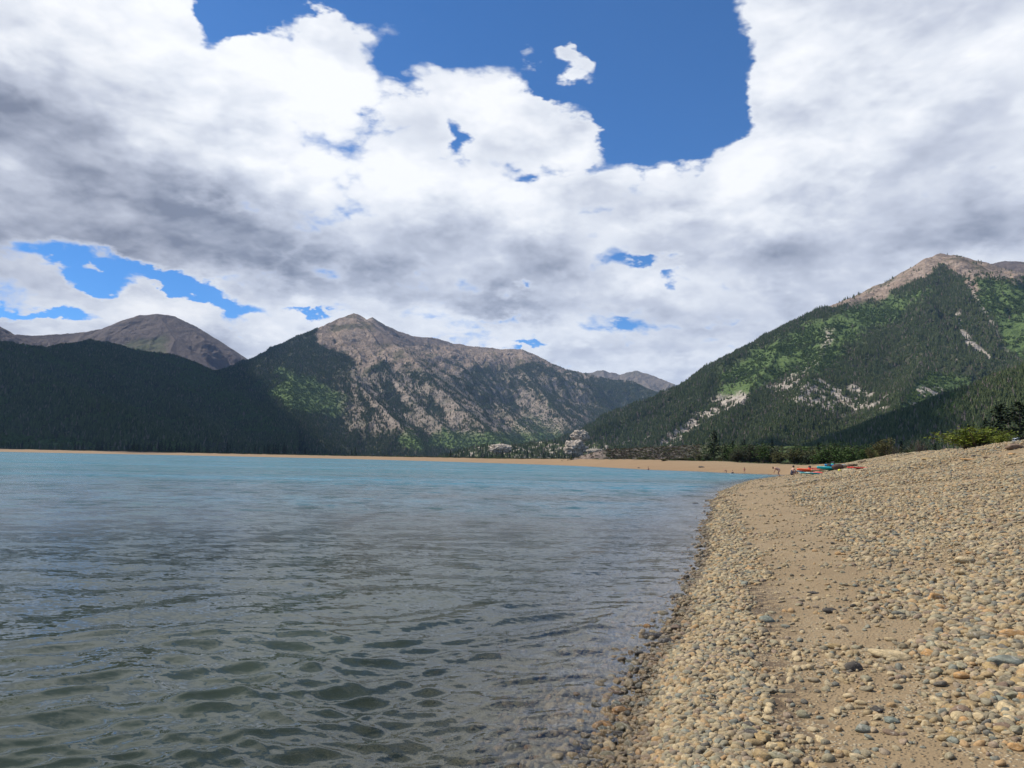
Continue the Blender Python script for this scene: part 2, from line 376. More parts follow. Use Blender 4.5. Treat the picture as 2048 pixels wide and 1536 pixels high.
# small breaking wavelets running in to the shore
for off, wd, am in ((-.75, .15, .035), (-2.1, .2, .03), (-3.7, .22, .022)):
    q = S + .25 * pn(X * .5, Y * .5, 77) - off
    lim = sst(pn(X * .35, Y * .35, int(80 - off * 3)), -.25, .3)
    Zw += am * np.exp(-(q / wd) ** 2) * lim * np.exp(-np.maximum(RR - 4, 0) / 14) / np.maximum(damp, .3)
Zw = Zw * damp + .0; 
WV = np.stack([X + DXw * damp, Y + DYw * damp, Zw], -1).reshape(-1, 3)
_, S2, _, _ = ground_z(X, Y)
depth = np.maximum(-S, 0)
WF = grid_faces(len(wr), len(wa))
keep = (S.ravel()[WF].min(1) < 1.2); WF = WF[keep]
used = np.unique(WF); remap = np.full(len(WV), -1); remap[used] = np.arange(len(used)); WF = remap[WF]
wme = np_mesh('water', WV[used], WF, dict(off=depth.ravel()[used], rng=RR.ravel()[used]))
mw = bpy.data.materials.new('lake_water'); mw.use_nodes = True; t = mw.node_tree; t.nodes.clear(); g = G(t)
out = g.new('ShaderNodeOutputMaterial'); geo = g.new('ShaderNodeNewGeometry').outputs['Position']
off = g.attr('off'); rng = g.attr('rng')
# ripples: slopes taken straight from noise, so they keep their steepness however far away they are
def slopes(sc, scale, detail, amp, rot):
    c_ = g.noise(g.mapping(geo, sc, (0, 0, R(rot))), scale, detail, .6, .35, color=True)
    return g.vm('MULTIPLY', g.vm('SUBTRACT', c_, (.5, .5, .5)), g.comb(g.mul(amp, .62), amp, 0.0))
rf = g.map(rng, 5, 30, 0.0, 1.0)
calm = g.map(off, 0.0, 2.5, .45, 1.0)
patch = g.map(g.noise(g.mapping(geo, (.02, .07, 1)), 1, 3, .5), .35, .65, .7, 1.25)
s1 = slopes((.7, 1.5, 1), 7.0, 4, g.add(.62, g.mul(rf, .14)), 8)
s0 = slopes((.8, 1.4, 1), 19.0, 3, .42, -4)
s2 = slopes((.5, 1.3, 1), 1.6, 4, g.add(.12, g.mul(rf, 1.0)), -10)
s3 = slopes((.25, 1.0, 1), .42, 4, g.mul(g.map(rng, 14, 70), 1.25), 5)
s4 = slopes((1.0, .42, 1), .85, 3, g.mul(g.map(rng, 10, 35), 1.15), 4)
s5 = slopes((1.0, .30, 1), .26, 3, g.mul(g.map(rng, 45, 140), 1.3), -3)
s3 = g.vm('ADD', s3, g.vm('ADD', s4, s5))
ss = g.vm('SCALE', g.vm('ADD', g.vm('ADD', g.vm('ADD', s1, s2), s3), s0), g.mul(calm, patch))
nrm = g.vm('NORMALIZE', g.vm('ADD', g.new('ShaderNodeNewGeometry').outputs['Normal'], ss))
fr = g.new('ShaderNodeFresnel'); fr.inputs[0].default_value = 1.333; g.put(fr.inputs['Normal'], nrm)
gl = g.new('ShaderNodeBsdfGlossy'); g.put(gl.inputs['Roughness'], g.map(rng, 3, 24, .05, .19)); g.put(gl.inputs['Normal'], nrm); gl.inputs[0].default_value = (.97, .98, 1, 1)
tr = g.new('ShaderNodeBsdfTransparent'); tint = g.map(off, 0, 7, 0, 1)
g.put(tr.inputs[0], g.mix(tint, (.93, .95, .93), (.50, .62, .55)))
body = g.new('ShaderNodeBsdfDiffuse')
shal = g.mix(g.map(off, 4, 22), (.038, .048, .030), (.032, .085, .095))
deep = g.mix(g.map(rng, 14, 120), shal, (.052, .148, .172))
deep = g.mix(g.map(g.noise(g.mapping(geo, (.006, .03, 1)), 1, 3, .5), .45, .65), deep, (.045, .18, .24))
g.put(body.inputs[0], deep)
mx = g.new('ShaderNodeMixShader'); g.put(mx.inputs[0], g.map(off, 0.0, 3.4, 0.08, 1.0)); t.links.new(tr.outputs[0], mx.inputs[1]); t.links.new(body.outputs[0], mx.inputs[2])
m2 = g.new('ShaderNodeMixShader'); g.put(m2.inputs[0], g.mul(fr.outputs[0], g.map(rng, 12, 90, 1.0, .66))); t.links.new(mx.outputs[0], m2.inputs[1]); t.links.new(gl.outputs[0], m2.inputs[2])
t.links.new(m2.outputs[0], out.inputs[0])
wo = link('water', wme, mw); tag(wo, kind='structure', label='rippled blue green lake water')

# ------------------------------------------------------------------ mountains: each a height field grown from its ridge lines
def ridge(pts, slope=.62, gul=1.0, jit=0.0, br=1.0):
    """pts on the line of sight (px, py, range) -> 3D ridge, broken into short wandering pieces, plus side spurs running down both faces"""
    P = []
    for px, py, r in pts:
        p = at_r(px, py, r); P.append(np.array((p.x, p.y, p.z)))
    rs = np.random.RandomState(int(abs(pts[0][0] * 7 + pts[0][1] * 13 + pts[-1][0])) % 99991)
    fine = [P[0]]
    for a, c in zip(P[:-1], P[1:]):
        L = np.hypot(*(c - a)[:2]); n = max(1, int(L / 170))
        for k in range(1, n + 1):
            q = a + (c - a) * k / n
            if k < n:
                nr = np.array((-(c - a)[1], (c - a)[0], 0)) / (L + 1e-6)
                q = q + nr * rs.normal(0, 16 * (.3 + jit)); q[2] += rs.normal(0, 2.5 + 5 * jit)
            fine.append(q)
    segs = []; L0 = 0
    for a, c in zip(fine[:-1], fine[1:]):
        segs.append((a, c, L0, slope)); L0 += np.hypot(*(c - a)[:2])
    if br > 0:
        pos = 0; nxt = rs.uniform(60, 200); side = 1
        for a, c, l0, _ in list(segs):
            L = np.hypot(*(c - a)[:2])
            while nxt < l0 + L:
                q = a + (c - a) * ((nxt - l0) / (L + 1e-6)); u = (c - a)[:2] / (L + 1e-6)
                down = 1 if c[2] < a[2] else -1
                for side in (1, -1):
                    nv = np.array((-u[1], u[0])) * side; dirn = nv + u * down * rs.uniform(.25, .85); dirn /= np.hypot(*dirn)
                    ln = rs.uniform(350, 900) * br; st = slope * rs.uniform(.70, .88); p0 = q.copy(); p0[2] -= rs.uniform(2, 14)
                    if q[2] < 120: continue
                    for k in range(3):
                        dirn = dirn + rs.normal(0, .13, 2); dirn /= np.hypot(*dirn)
                        p1 = p0 + np.array((dirn[0], dirn[1], -st)) * ln / 3
                        segs.append((p0, p1, L0, slope * 1.25)); L0 += ln / 3; p0 = p1
                nxt += rs.uniform(190, 420) * (1 if br >= 1 else .7)
    return (segs, slope, gul)
def height(X, Y, ridges, seed=0, gl_len=95.0, amp=1.0, warp=1.0, rough=1.0):
    wxn = fbm(X / 420, Y / 420, 5, seed + 1, .55); wyn = fbm(X / 420, Y / 420, 5, seed + 2, .55)
    K_ = 10.0; hs = []
    dmain = None
    for ri, (segs, sl_, gu) in enumerate(ridges):
        base = np.full(X.shape, 1e12)
        for a, c, l0, s_ in segs:
            if s_ != sl_: continue
            ex, ey = c[0] - a[0], c[1] - a[1]; L2 = ex * ex + ey * ey + 1e-6
            t_ = np.clip(((X - a[0]) * ex + (Y - a[1]) * ey) / L2, 0, 1)
            base = np.minimum(base, (X - a[0] - t_ * ex) ** 2 + (Y - a[1] - t_ * ey) ** 2)
        dm = np.sqrt(base); wk = np.minimum(dm / 420, 1) * 170 * warp
        Xw = (X + wxn * wk).astype(np.float32); Yw = (Y + wyn * wk).astype(np.float32)
        bv = np.full(X.shape, -1e9, np.float32); sb = np.zeros(X.shape, np.float32); db = np.zeros(X.shape, np.float32)
        for a, c, l0, s_ in segs:
            ex, ey = np.float32(c[0] - a[0]), np.float32(c[1] - a[1]); L = math.hypot(ex, ey) + 1e-6
            t_ = ((Xw - a[0]) * ex + (Yw - a[1]) * ey) / (L * L); np.clip(t_, 0, 1, out=t_)
            d = np.sqrt((Xw - a[0] - t_ * ex) ** 2 + (Yw - a[1] - t_ * ey) ** 2)
            v = np.float32(a[2]) + np.float32(c[2] - a[2]) * t_ - np.float32(s_) * d
            m_ = v > bv; bv = np.where(m_, v, bv); sb = np.where(m_, l0 + t_ * L, sb); db = np.where(m_, d, db)
        gn = fbm(sb / gl_len + fbm(X / 160, Y / 160, 2, seed + 9) * .8, db / 700, 4, seed + 20 + ri, .55, ridged=True)
        hs.append(bv + (gn - .2) * 34 * sst(dm, 6, 200) * sst(db, 0, 60) * gu * amp)
    H = np.stack(hs); mxh = H.max(0); H = mxh + K_ * np.log(np.exp(np.maximum((H - mxh) / K_, -40)).sum(0))
    H = H + ((fbm(X / 85, Y / 85, 5, seed + 5, .58) * 12) + fbm(X / 260, Y / 260, 4, seed + 6) * 22 * sst(mxh, 0, 260) * .6) * rough
    return H
def mountain(label, ridges, a0, a1, r0, r1, nc, nr, masks, name='mountain', seed=0, **kw):
    az = np.linspace(R(a0), R(a1), nc); rr = np.linspace(r0, r1, nr)
    RR, AZ = np.meshgrid(rr, az, indexing='ij'); X = RR * np.sin(AZ); Y = RR * np.cos(AZ)
    Z = height(X, Y, ridges, seed, **kw)
    # skirt at the rim so that no edge hangs in the air
    ed = np.minimum.reduce([np.arange(nr)[:, None] * np.ones(nc), (nr - 1 - np.arange(nr))[:, None] * np.ones(nc), np.arange(nc)[None] * np.ones((nr, 1)), (nc - 1 - np.arange(nc))[None] * np.ones((nr, 1))])
    Z = np.where(ed == 0, -20, Z); Z = np.maximum(Z, -20)
    gy, gx = np.gradient(Z); dr = rr[1] - rr[0]; da = (az[1] - az[0]) * RR
    slope = np.hypot(gy / dr, gx / da)
    PX, PY = project(X, Y, Z)
    at_ = masks(X, Y, Z, PX, PY, slope)
    for k_ in at_: at_[k_] = np.where(Z < -5, 0, at_[k_]) if k_ in ('tree', 'aspen') else at_[k_]
    keepf = grid_faces(nr, nc)
    zf = Z.ravel()[keepf].max(1); keepf = keepf[zf > -15]
    me = np_mesh(name, np.stack([X, Y, Z], -1).reshape(-1, 3), keepf, at_)
    o = link(name, me, MROCK); tag(o, kind='structure', label=label)
    return o, dict(X=X, Y=Y, Z=Z, PX=PX, PY=PY, rr=rr, az=az, at=at_, slope=slope)
def poly(PX, PY, P, soft=10.0, wig=14.0, sc=45.0, seed=3, XY=None):
    """soft membership of a patch outline; its edge is broken up by noise on the ground"""
    d, _, ins = seg_dist(PX.astype(np.float64), PY.astype(np.float64), P, True)
    s_ = np.where(ins, d, -d) + (fbm(PX / sc, PY / (sc * .7), 4, seed, .6) * wig)
    return sst(s_, -soft, soft)

# shared ground cover of the slopes: rock, scree, grass, forest floor, driven by attributes rock / grass / red
MROCK, g, b = mat('mountain_ground', .95); b.inputs['Specular IOR Level'].default_value = .1
geo = g.new('ShaderNodeNewGeometry').outputs['Position']
a_rock = g.attr('rock'); a_grass = g.attr('grass'); a_pale = g.attr('pale'); a_dark = g.attr('brown')
big = g.noise(geo, .004, 6, .62); med = g.noise(geo, .02, 6, .65); fin_ = g.noise(geo, .09, 5, .65)
rock = g.mix(big, (.205, .150, .110), (.37, .275, .190)); rock = g.mix(g.map(med, .35, .7), rock, (.42, .32, .24))
rock = g.mix(g.mul(g.map(fin_, .45, .62), .55), rock, (.10, .075, .065))
rock = g.mix(g.mul(g.map(g.noise(geo, .006, 4, .6), .52, .62), .7), rock, (.085, .085, .045))
pale = g.mix(fin_, (.30, .25, .20), (.60, .52, .42)); pale = g.mix(g.map(g.noise(geo, .05, 5, .7), .54, .60), pale, (.10, .085, .065))
brown = g.mix(med, (.12, .095, .085), (.185, .148, .128)); brown = g.mix(g.mul(g.map(fin_, .4, .7), .4), brown, (.09, .072, .066))
grass = g.mix(med, (.085, .130, .038), (.150, .200, .068)); grass = g.mix(g.mul(g.map(fin_, .45, .65), .6), grass, (.040, .070, .022))
floor_ = g.mix(med, (.035, .045, .020), (.085, .085, .048)); floor_ = g.mix(g.map(fin_, .56, .68), floor_, (.22, .18, .14))
c = g.mix(a_grass, floor_, grass); c = g.mix(a_rock, c, rock); c = g.mix(a_pale, c, pale); c = g.mix(a_dark, c, brown)
g.put(b.inputs['Base Color'], c)
g.put(b.inputs['Normal'], g.bump(g.add(g.mul(med, .7), g.mul(fin_, .4)), 1.0, 24.0))

FOREST = []   # (points, kind, density source)
def sample_trees(md, key, n, rs, clump=None):
    """pick tree spots on a mountain with probability given by an attribute, weighted by ground area"""
    D_ = md['at'][key]; Z = md['Z']; cell = md['rr'][:, None] * np.ones_like(Z)
    w = (D_ * cell).ravel(); w[Z.ravel() < 0] = 0
    # keep those that can be seen roughly: skip slopes that face away behind the crest
    w = w * md.get('vis', np.ones_like(Z)).ravel()
    cs = np.cumsum(w); 
    if cs[-1] <= 0: return np.zeros((0, 3))
    idx = np.searchsorted(cs, rs.rand(n) * cs[-1]); nr, nc = Z.shape
    i = np.clip(idx // nc, 0, nr - 2); j = np.clip(idx % nc, 0, nc - 2); fu = rs.rand(n); fv = rs.rand(n)
    def bil(A_): return (A_[i, j] * (1 - fu) + A_[i + 1, j] * fu) * (1 - fv) + (A_[i, j + 1] * (1 - fu) + A_[i + 1, j + 1] * fu) * fv
    return np.stack([bil(md['X']), bil(md['Y']), bil(Z)], -1)
def visible(md, tol=14):
    """horizon scan from the camera: cells hidden behind nearer ground of the same mountain"""
    Z = md['Z']; el_a = (Z - CAMZ) / md['rr'][:, None]
    run = np.maximum.accumulate(el_a, 0)
    return (el_a + tol / md['rr'][:, None] >= run).astype(float) + .03

print('mountains...')
# --- right mountain
RM = [ridge([(1080, 912, 2150), (1150, 885, 2200), (1185, 862, 2250), (1250, 836, 2350), (1330, 804, 2480), (1372, 776, 2560), (1420, 745, 2650), (1500, 700, 2800), (1560, 666, 2920), (1600, 642, 3000), (1650, 613, 3100), (1700, 600, 3220), (1750, 582, 3350), (1800, 551, 3480), (1850, 516, 3600), (1882, 507, 3680), (1925, 514, 3760), (1985, 530, 3850), (2060, 548, 3950), (2300, 620, 4000)], .60),
      ridge([(1960, 530, 4700), (2010, 523, 4800), (2080, 525, 4900), (2400, 540, 5200)], .5),
      ridge([(1882, 512, 3670), (1872, 560, 3420), (1880, 640, 3000), (1850, 720, 2500), (1800, 800, 1900), (1760, 870, 1450)], .60, 1.0),
      ridge([(2060, 552, 3940), (2040, 640, 3300), (2030, 700, 2800), (2080, 780, 2000)], .55),
      ridge([(1700, 602, 3210), (1660, 680, 2750), (1620, 760, 2250), (1560, 850, 1700), (1540, 905, 1450)], .58),
      ridge([(1560, 668, 2910), (1530, 740, 2500), (1480, 810, 2100), (1430, 880, 1650)], .6),
      ridge([(1420, 747, 2640), (1400, 800, 2350), (1340, 860, 2000), (1300, 900, 1800)], .6)]
def m_right(X, Y, Z, PX, PY, sl_):
    n = fbm(X / 210, Y / 210, 5, 50, .6); n2 = fbm(X / 60, Y / 60, 4, 51, .6)
    hz = Z + n * 120
    top = poly(PX, PY, [(1880, 480), (1560, 630), (1700, 612), (1760, 600), (1800, 575), (1850, 555), (1885, 530), (1930, 560), (1945, 600), (1965, 585), (1950, 555), (2000, 560), (2100, 590), (2300, 400)], 5, 12, 30)
    mead = np.maximum.reduce([
        poly(PX, PY, [(1430, 745), (1600, 650), (1700, 612), (1790, 590), (1870, 570), (1800, 640), (1700, 690), (1640, 760), (1570, 740), (1500, 790), (1440, 800)], 16, 30, 60, 5),
        poly(PX, PY, [(1935, 560), (2060, 560), (2070, 690), (2050, 730), (2010, 690), (1985, 640), (1950, 600)], 6, 12, 40, 6),
        poly(PX, PY, [(1790, 840), (1830, 765), (1860, 745), (1940, 755), (1950, 800), (1890, 845), (1780, 865)], 6, 12, 40, 7),
        poly(PX, PY, [(1500, 770), (1580, 690), (1600, 730), (1520, 780)], 6, 14, 40, 8)])
    pal = np.maximum.reduce([
        poly(PX, PY, [(1310, 890), (1360, 850), (1420, 800), (1440, 790), (1500, 785), (1495, 810), (1450, 830), (1400, 860), (1340, 895)], 5, 14, 22, 9),
        poly(PX, PY, [(1600, 740), (1640, 715), (1650, 655), (1670, 650), (1660, 690), (1610, 760)], 5, 12, 22, 10) * .7,
        poly(PX, PY, [(1530, 770), (1590, 750), (1780, 790), (1770, 820), (1660, 830), (1570, 800)], 8, 26, 26, 11) * .95,
        poly(PX, PY, [(1818, 812), (1835, 775), (1870, 768), (1890, 785), (1850, 800), (1825, 820)], 4, 10, 16, 12),
        poly(PX, PY, [(1908, 628), (1920, 625), (1925, 650), (1945, 680), (1985, 715), (1975, 718), (1930, 690)], 2, 5, 16, 13),
        poly(PX, PY, [(1935, 570), (1945, 580), (1985, 640), (2005, 690), (2030, 720), (2018, 710), (1975, 640)], 2, 3, 12, 15) * .8,
        poly(PX, PY, [(1400, 890), (1130, 905), (1150, 880), (1300, 870)], 5, 26, 18, 14) * .4])
    pal = pal * sst(n2, -.35, .02)
    tree = np.clip(1 - top * (1.15 - .35 * sst(n2, .0, .3)) - mead * (.985 - .25 * sst(n2, .1, .4)) - pal * .88 * (PX < 1780) - pal * (PX > 1780) * .97, .004, 1)
    gap = sst(fbm(X / 38, Y / 38, 4, 59, .65) + .5 * n2, -.32, .12)
    tree = tree * np.where(top > .5, sst(hz, 1100, 700) * .5 + .12, 1) * (.12 + .88 * gap)
    asp = mead * sst(n, -.25, .3) * .6 + (1 - top) * sst(fbm(X / 130, Y / 130, 4, 58), .15, .35) * .35
    return dict(tree=tree, aspen=asp, rock=top, grass=mead, pale=pal, brown=np.zeros_like(Z) + sst(RRr(X, Y), 4400, 4550))
RRr = lambda X, Y: np.hypot(X, Y)
o, MR = mountain('green forested mountain with a bare tan summit on the right', RM, 2.0, 42, 1150, 5300, 900, 620, m_right, seed=100, rough=1.0)

# --- near forested hill at the right edge
RH = [ridge([(1640, 905, 900), (1740, 896, 950), (1850, 864, 1010), (1940, 806, 1090), (2060, 738, 1180), (2300, 690, 1300), (2700, 700, 1400)], .42, .4, br=0)]
def m_hill(X, Y, Z, PX, PY, sl_):
    n2 = fbm(X / 40, Y / 40, 4, 61)
    gr_ = poly(PX, PY, [(1840, 850), (1900, 790), (1960, 760), (1960, 780), (1900, 840), (1880, 860)], 5, 14, 30, 16)
    return dict(tree=np.clip(1 - gr_ * .7, 0, 1) * (.75 + .25 * sst(n2, -.2, .2)), aspen=gr_ * .4, rock=Z * 0, grass=np.maximum(gr_, .45), pale=Z * 0, brown=Z * 0)
o, MH = mountain('low bright green wooded hill at the foot of the right mountain', RH, 20, 42, 560, 1700, 420, 240, m_hill, name='hill', seed=200, gl_len=60, amp=.25, rough=.5)

# --- central massif with the twin peak
CM = [ridge([(520, 728, 4350), (545, 706, 4500), (580, 686, 4680), (620, 665, 4900), (650, 650, 5060), (680, 636, 5200), (708, 628, 5300), (722, 632, 5320), (760, 662, 5100), (800, 695, 4850), (850, 742, 4500), (895, 790, 4150), (950, 838, 3800), (990, 872, 3500)], .66),
      ridge([(735, 650, 5750), (745, 634, 5900), (770, 650, 5950), (800, 664, 6050), (830, 673, 6150), (870, 676, 6250), (900, 685, 6350), (960, 694, 6500), (1000, 697, 6600), (1040, 698, 6650), (1080, 714, 6750), (1130, 738, 6900), (1165, 746, 7000), (1210, 756, 7100), (1265, 764, 7100), (1300, 780, 6900), (1345, 798, 6600), (1400, 830, 6300)], .60),
      ridge([(645, 655, 5040), (640, 700, 4650), (690, 745, 4250), (740, 790, 3900), (800, 850, 3450), (840, 890, 3200)], .66, 1.1),
      ridge([(622, 668, 4880), (590, 740, 4250), (580, 800, 3700), (600, 860, 3200), (620, 895, 2950)], .56, .8),
      ridge([(700, 635, 5250), (740, 700, 4800), (790, 760, 4350), (860, 830, 3850), (910, 870, 3550)], .66, 1.0),
      ridge([(830, 674, 6140), (880, 730, 5600), (930, 760, 5300), (985, 800, 4900), (1040, 850, 4450), (1070, 872, 4250)], .66, 1.0),
      ridge([(1045, 699, 6640), (1040, 735, 6200), (1075, 775, 5700), (1120, 830, 5200), (1150, 862, 4900)], .64, 1.0),
      ridge([(1130, 739, 6890), (1160, 780, 6400), (1200, 810, 6000), (1260, 840, 5600)], .64, 1.0),
      ridge([(1265, 765, 7090), (1280, 800, 6700), (1320, 835, 6300)], .6)]
def m_mid(X, Y, Z, PX, PY, sl_):
    n = fbm(X / 330, Y / 330, 5, 70, .6); n2 = fbm(X / 90, Y / 90, 4, 71, .6)
    bare = np.maximum.reduce([
        poly(PX, PY, [(650, 600), (628, 690), (665, 700), (700, 712), (720, 750), (765, 725), (790, 745), (850, 745), (900, 760), (930, 740), (985, 735), (1010, 745), (1050, 725), (1100, 735), (1150, 755), (1260, 765), (1260, 500), (700, 500)], 5, 16, 38, 17)])
    sub = np.maximum.reduce([  # rock ribs among the trees below timberline
        poly(PX, PY, [(690, 735), (735, 745), (760, 800), (800, 850), (785, 860), (740, 800)], 5, 13, 18, 18),
        poly(PX, PY, [(765, 745), (800, 760), (880, 850), (860, 870), (820, 820)], 5, 13, 18, 19),
        poly(PX, PY, [(860, 780), (900, 780), (950, 850), (900, 860)], 6, 18, 16, 20),
        poly(PX, PY, [(900, 785), (940, 800), (1000, 830), (1030, 870), (980, 860), (930, 830)], 5, 16, 18, 21),
        poly(PX, PY, [(1030, 770), (1060, 780), (1120, 850), (1090, 850), (1040, 810)], 6, 16, 20, 22)]) * sst(n2, -.35, .05)
    rib = sst(fbm((X * .92 + Y * .30 + 60 * n) / 62, Y / 420 + X / 900, 4, 76, .55, ridged=True), .28, .62) * sst(PX, 660, 720) * sst(PX, 1230, 1150) * sst(PY, 725, 760) * sst(PY, 880, 850)
    sub = np.maximum(sub, rib * .85)
    bare = np.maximum(bare, .22 * sst(n2, .25, .5))
    fing = sst(fbm((X - Y * .15) / 60, (Y + X * .3) / 500, 4, 73, .6), -.1, .15) * sst(PY, 700, 760)
    bare = bare * (1 - .9 * fing)
    mead = np.maximum.reduce([
        poly(PX, PY, [(535, 790), (560, 730), (620, 750), (690, 790), (690, 830), (590, 830)], 8, 22, 40, 23),
        poly(PX, PY, [(840, 900), (870, 860), (960, 868), (1020, 862), (1040, 830), (1110, 840), (1140, 885), (1010, 900)], 5, 12, 40, 24),
        poly(PX, PY, [(790, 885), (815, 850), (850, 890), (840, 905)], 4, 8, 20, 25),
        sst(n, .22, .42) * .6 * (Z < 450)])
    stk = sst(fbm((X * .6 - Y * .8) / 26, (X + Y) / 700, 3, 74, ridged=True), .45, .8)
    gap = sst(fbm(X / 45, Y / 45, 4, 79, .65) + .5 * n2, -.35, .1)
    tree = np.clip(1 - bare * 1.25 - mead * .99 - sub * .93, 0, 1) * (.15 + .85 * gap) + .03 * (bare > .5) * (PY > 690)
    return dict(tree=tree, aspen=mead * .5, rock=np.clip(np.maximum(bare, sub * .8), 0, 1), grass=mead * (1 - bare), pale=sub * .3, brown=sst(PX, 735, 760) * sst(PY, 700, 680) * .75 * bare)
o, MC = mountain('grey pointed peak with tree covered spurs at the centre of the range', CM, -21.5, 14.5, 2500, 7700, 1000, 760, m_mid, seed=300, rough=1.0)

# --- bald rounded mountain far left
LM = [ridge([(-400, 560, 6600), (-100, 600, 6900), (0, 653, 7100), (30, 668, 7200), (60, 671, 7300), (120, 669, 7400), (170, 663, 7450), (215, 655, 7500), (250, 639, 7500), (280, 630, 7500), (315, 628, 7500), (350, 633, 7500), (400, 657, 7450), (440, 690, 7400), (480, 724, 7350), (530, 770, 7300)], .62, .8),
      ridge([(315, 630, 7480), (350, 680, 6900), (330, 720, 6400), (300, 740, 6000)], .6, .8),
      ridge([(170, 665, 7430), (140, 700, 6900), (100, 730, 6300)], .6, .8)]
def m_left(X, Y, Z, PX, PY, sl_):
    n2 = fbm(X / 90, Y / 90, 4, 81)
    gr_ = poly(PX, PY, [(240, 690), (330, 670), (340, 720), (250, 720)], 10, 14, 40, 26)
    return dict(tree=Z * 0, aspen=Z * 0, rock=sst(n2, -.2, .4) * .35, grass=gr_ * .6, pale=Z * 0, brown=.85 + Z * 0 - gr_ * .5)
o, ML = mountain('bald rounded brown mountain far behind the left shore', LM, -43, -17, 5300, 8300, 560, 360, m_left, seed=400, amp=.8, rough=.8)

# --- dark forested foothills left
LF = [ridge([(-500, 640, 3300), (-100, 675, 3500), (0, 686, 3600), (60, 693, 3700), (100, 696, 3800), (150, 687, 4000), (185, 684, 4100), (230, 691, 4200), (300, 704, 4300), (355, 715, 4350), (380, 736, 4400), (430, 741, 4450), (510, 735, 4500), (560, 740, 4400)], .40, .6),
      ridge([(-100, 678, 3480), (100, 760, 2700), (250, 830, 2100), (330, 880, 1800)], .42, .6),
      ridge([(380, 738, 4390), (440, 775, 3700), (520, 830, 3000), (570, 880, 2500)], .42, .7),
      ridge([(185, 686, 4090), (230, 760, 3400), (330, 800, 2900), (430, 860, 2300)], .42, .7)]
def m_foot(X, Y, Z, PX, PY, sl_):
    n = fbm(X / 300, Y / 300, 4, 90); n2 = fbm(X / 80, Y / 80, 4, 91)
    mead = np.maximum.reduce([sst(n, .06, .28) * .9, poly(PX, PY, [(340, 745), (420, 745), (500, 800), (560, 850), (540, 870), (440, 810), (350, 770)], 10, 26, 40, 27) * .8, poly(PX, PY, [(0, 895), (0, 870), (160, 880), (230, 897)], 4, 8, 40, 28)])
    pal = poly(PX, PY, [(225, 690), (250, 692), (255, 712), (235, 708)], 2, 6, 10, 29) * .5
    return dict(tree=np.clip(1 - mead * .97, 0, 1) * (.35 + .65 * sst(n2, -.3, .1)), aspen=mead * .6, rock=pal, grass=mead, pale=pal * .3, brown=Z * 0)
o, MF = mountain('dark forested foothills rising from the left shore', LF, -43, -16, 1480, 5000, 760, 520, m_foot, name='hill', seed=500, gl_len=120, amp=.7, rough=.8)

# --- farthest range right of centre
FR = [ridge([(1120, 760, 10200), (1170, 746, 10300), (1205, 741, 10300), (1222, 744, 10300), (1240, 748, 10300), (1255, 744, 10300), (1275, 740, 10300), (1310, 754, 10200), (1345, 768, 10000), (1375, 780, 9900), (1420, 800, 9800)], .62, 1.0),
      ridge([(1205, 743, 10280), (1215, 770, 9800), (1240, 800, 9200)], .6), ridge([(1275, 742, 10280), (1300, 775, 9700), (1330, 800, 9200)], .6)]
def m_far(X, Y, Z, PX, PY, sl_):
    return dict(tree=Z * 0, aspen=Z * 0, rock=.5 + Z * 0, grass=Z * 0, pale=.1 + Z * 0, brown=.35 + Z * 0)
o, MFR = mountain('distant hazy craggy range in the gap right of centre', FR, 2, 17, 8600, 11200, 420, 260, m_far, seed=600, rough=1.6)

# --- rocky knolls and crag at the valley mouth, scrub embankment behind the beach
KN = [ridge([(930, 900, 1750), (1000, 886, 1700), (1040, 894, 1650)], .35, .3, br=0), ridge([(1040, 890, 1900), (1090, 882, 1850), (1130, 888, 1800), (1200, 884, 1750)], .35, .3, br=0)]
def m_kn(X, Y, Z, PX, PY, sl_):
    n2 = fbm(X / 22, Y / 22, 4, 95, .6)
    pal = np.maximum(poly(PX, PY, [(970, 900), (985, 884), (1020, 884), (1030, 898)], 3, 6, 10, 30), sst(n2, .0, .2) * .9)
    return dict(tree=np.clip(1 - pal * .8, 0, 1), aspen=Z * 0, rock=pal * .3, grass=.3 + Z * 0, pale=pal, brown=Z * 0)
o, MK = mountain('low knolls of pale rock and pines at the valley mouth', KN, -7, 9, 1350, 2100, 420, 200, m_kn, name='hill', seed=700, gl_len=30, amp=.25, rough=.35)
EM = [ridge([(1172, 914, 345), (1188, 906, 350), (1208, 899.5, 355), (1260, 897, 365), (1330, 893, 380), (1400, 890, 395), (1480, 893, 400), (1580, 892, 400), (1700, 893, 390)], .30, .05, br=0)]
def m_em(X, Y, Z, PX, PY, sl_):
    return dict(tree=Z * 0, aspen=Z * 0, rock=sst(PX, 1215, 1195) * .9, grass=sst(PX, 1340, 1460) * .7, pale=sst(fbm(X / 3, Y / 1.5, 4, 97), .15, .4) * .25, brown=sst(PX, 1480, 1340) * .55)
o, ME = mountain('low brown scrub embankment behind the sand beach', EM, 3.5, 27, 290, 470, 700, 160, m_em, name='embankment', seed=800, gl_len=8, amp=.02, warp=.03, rough=.05)

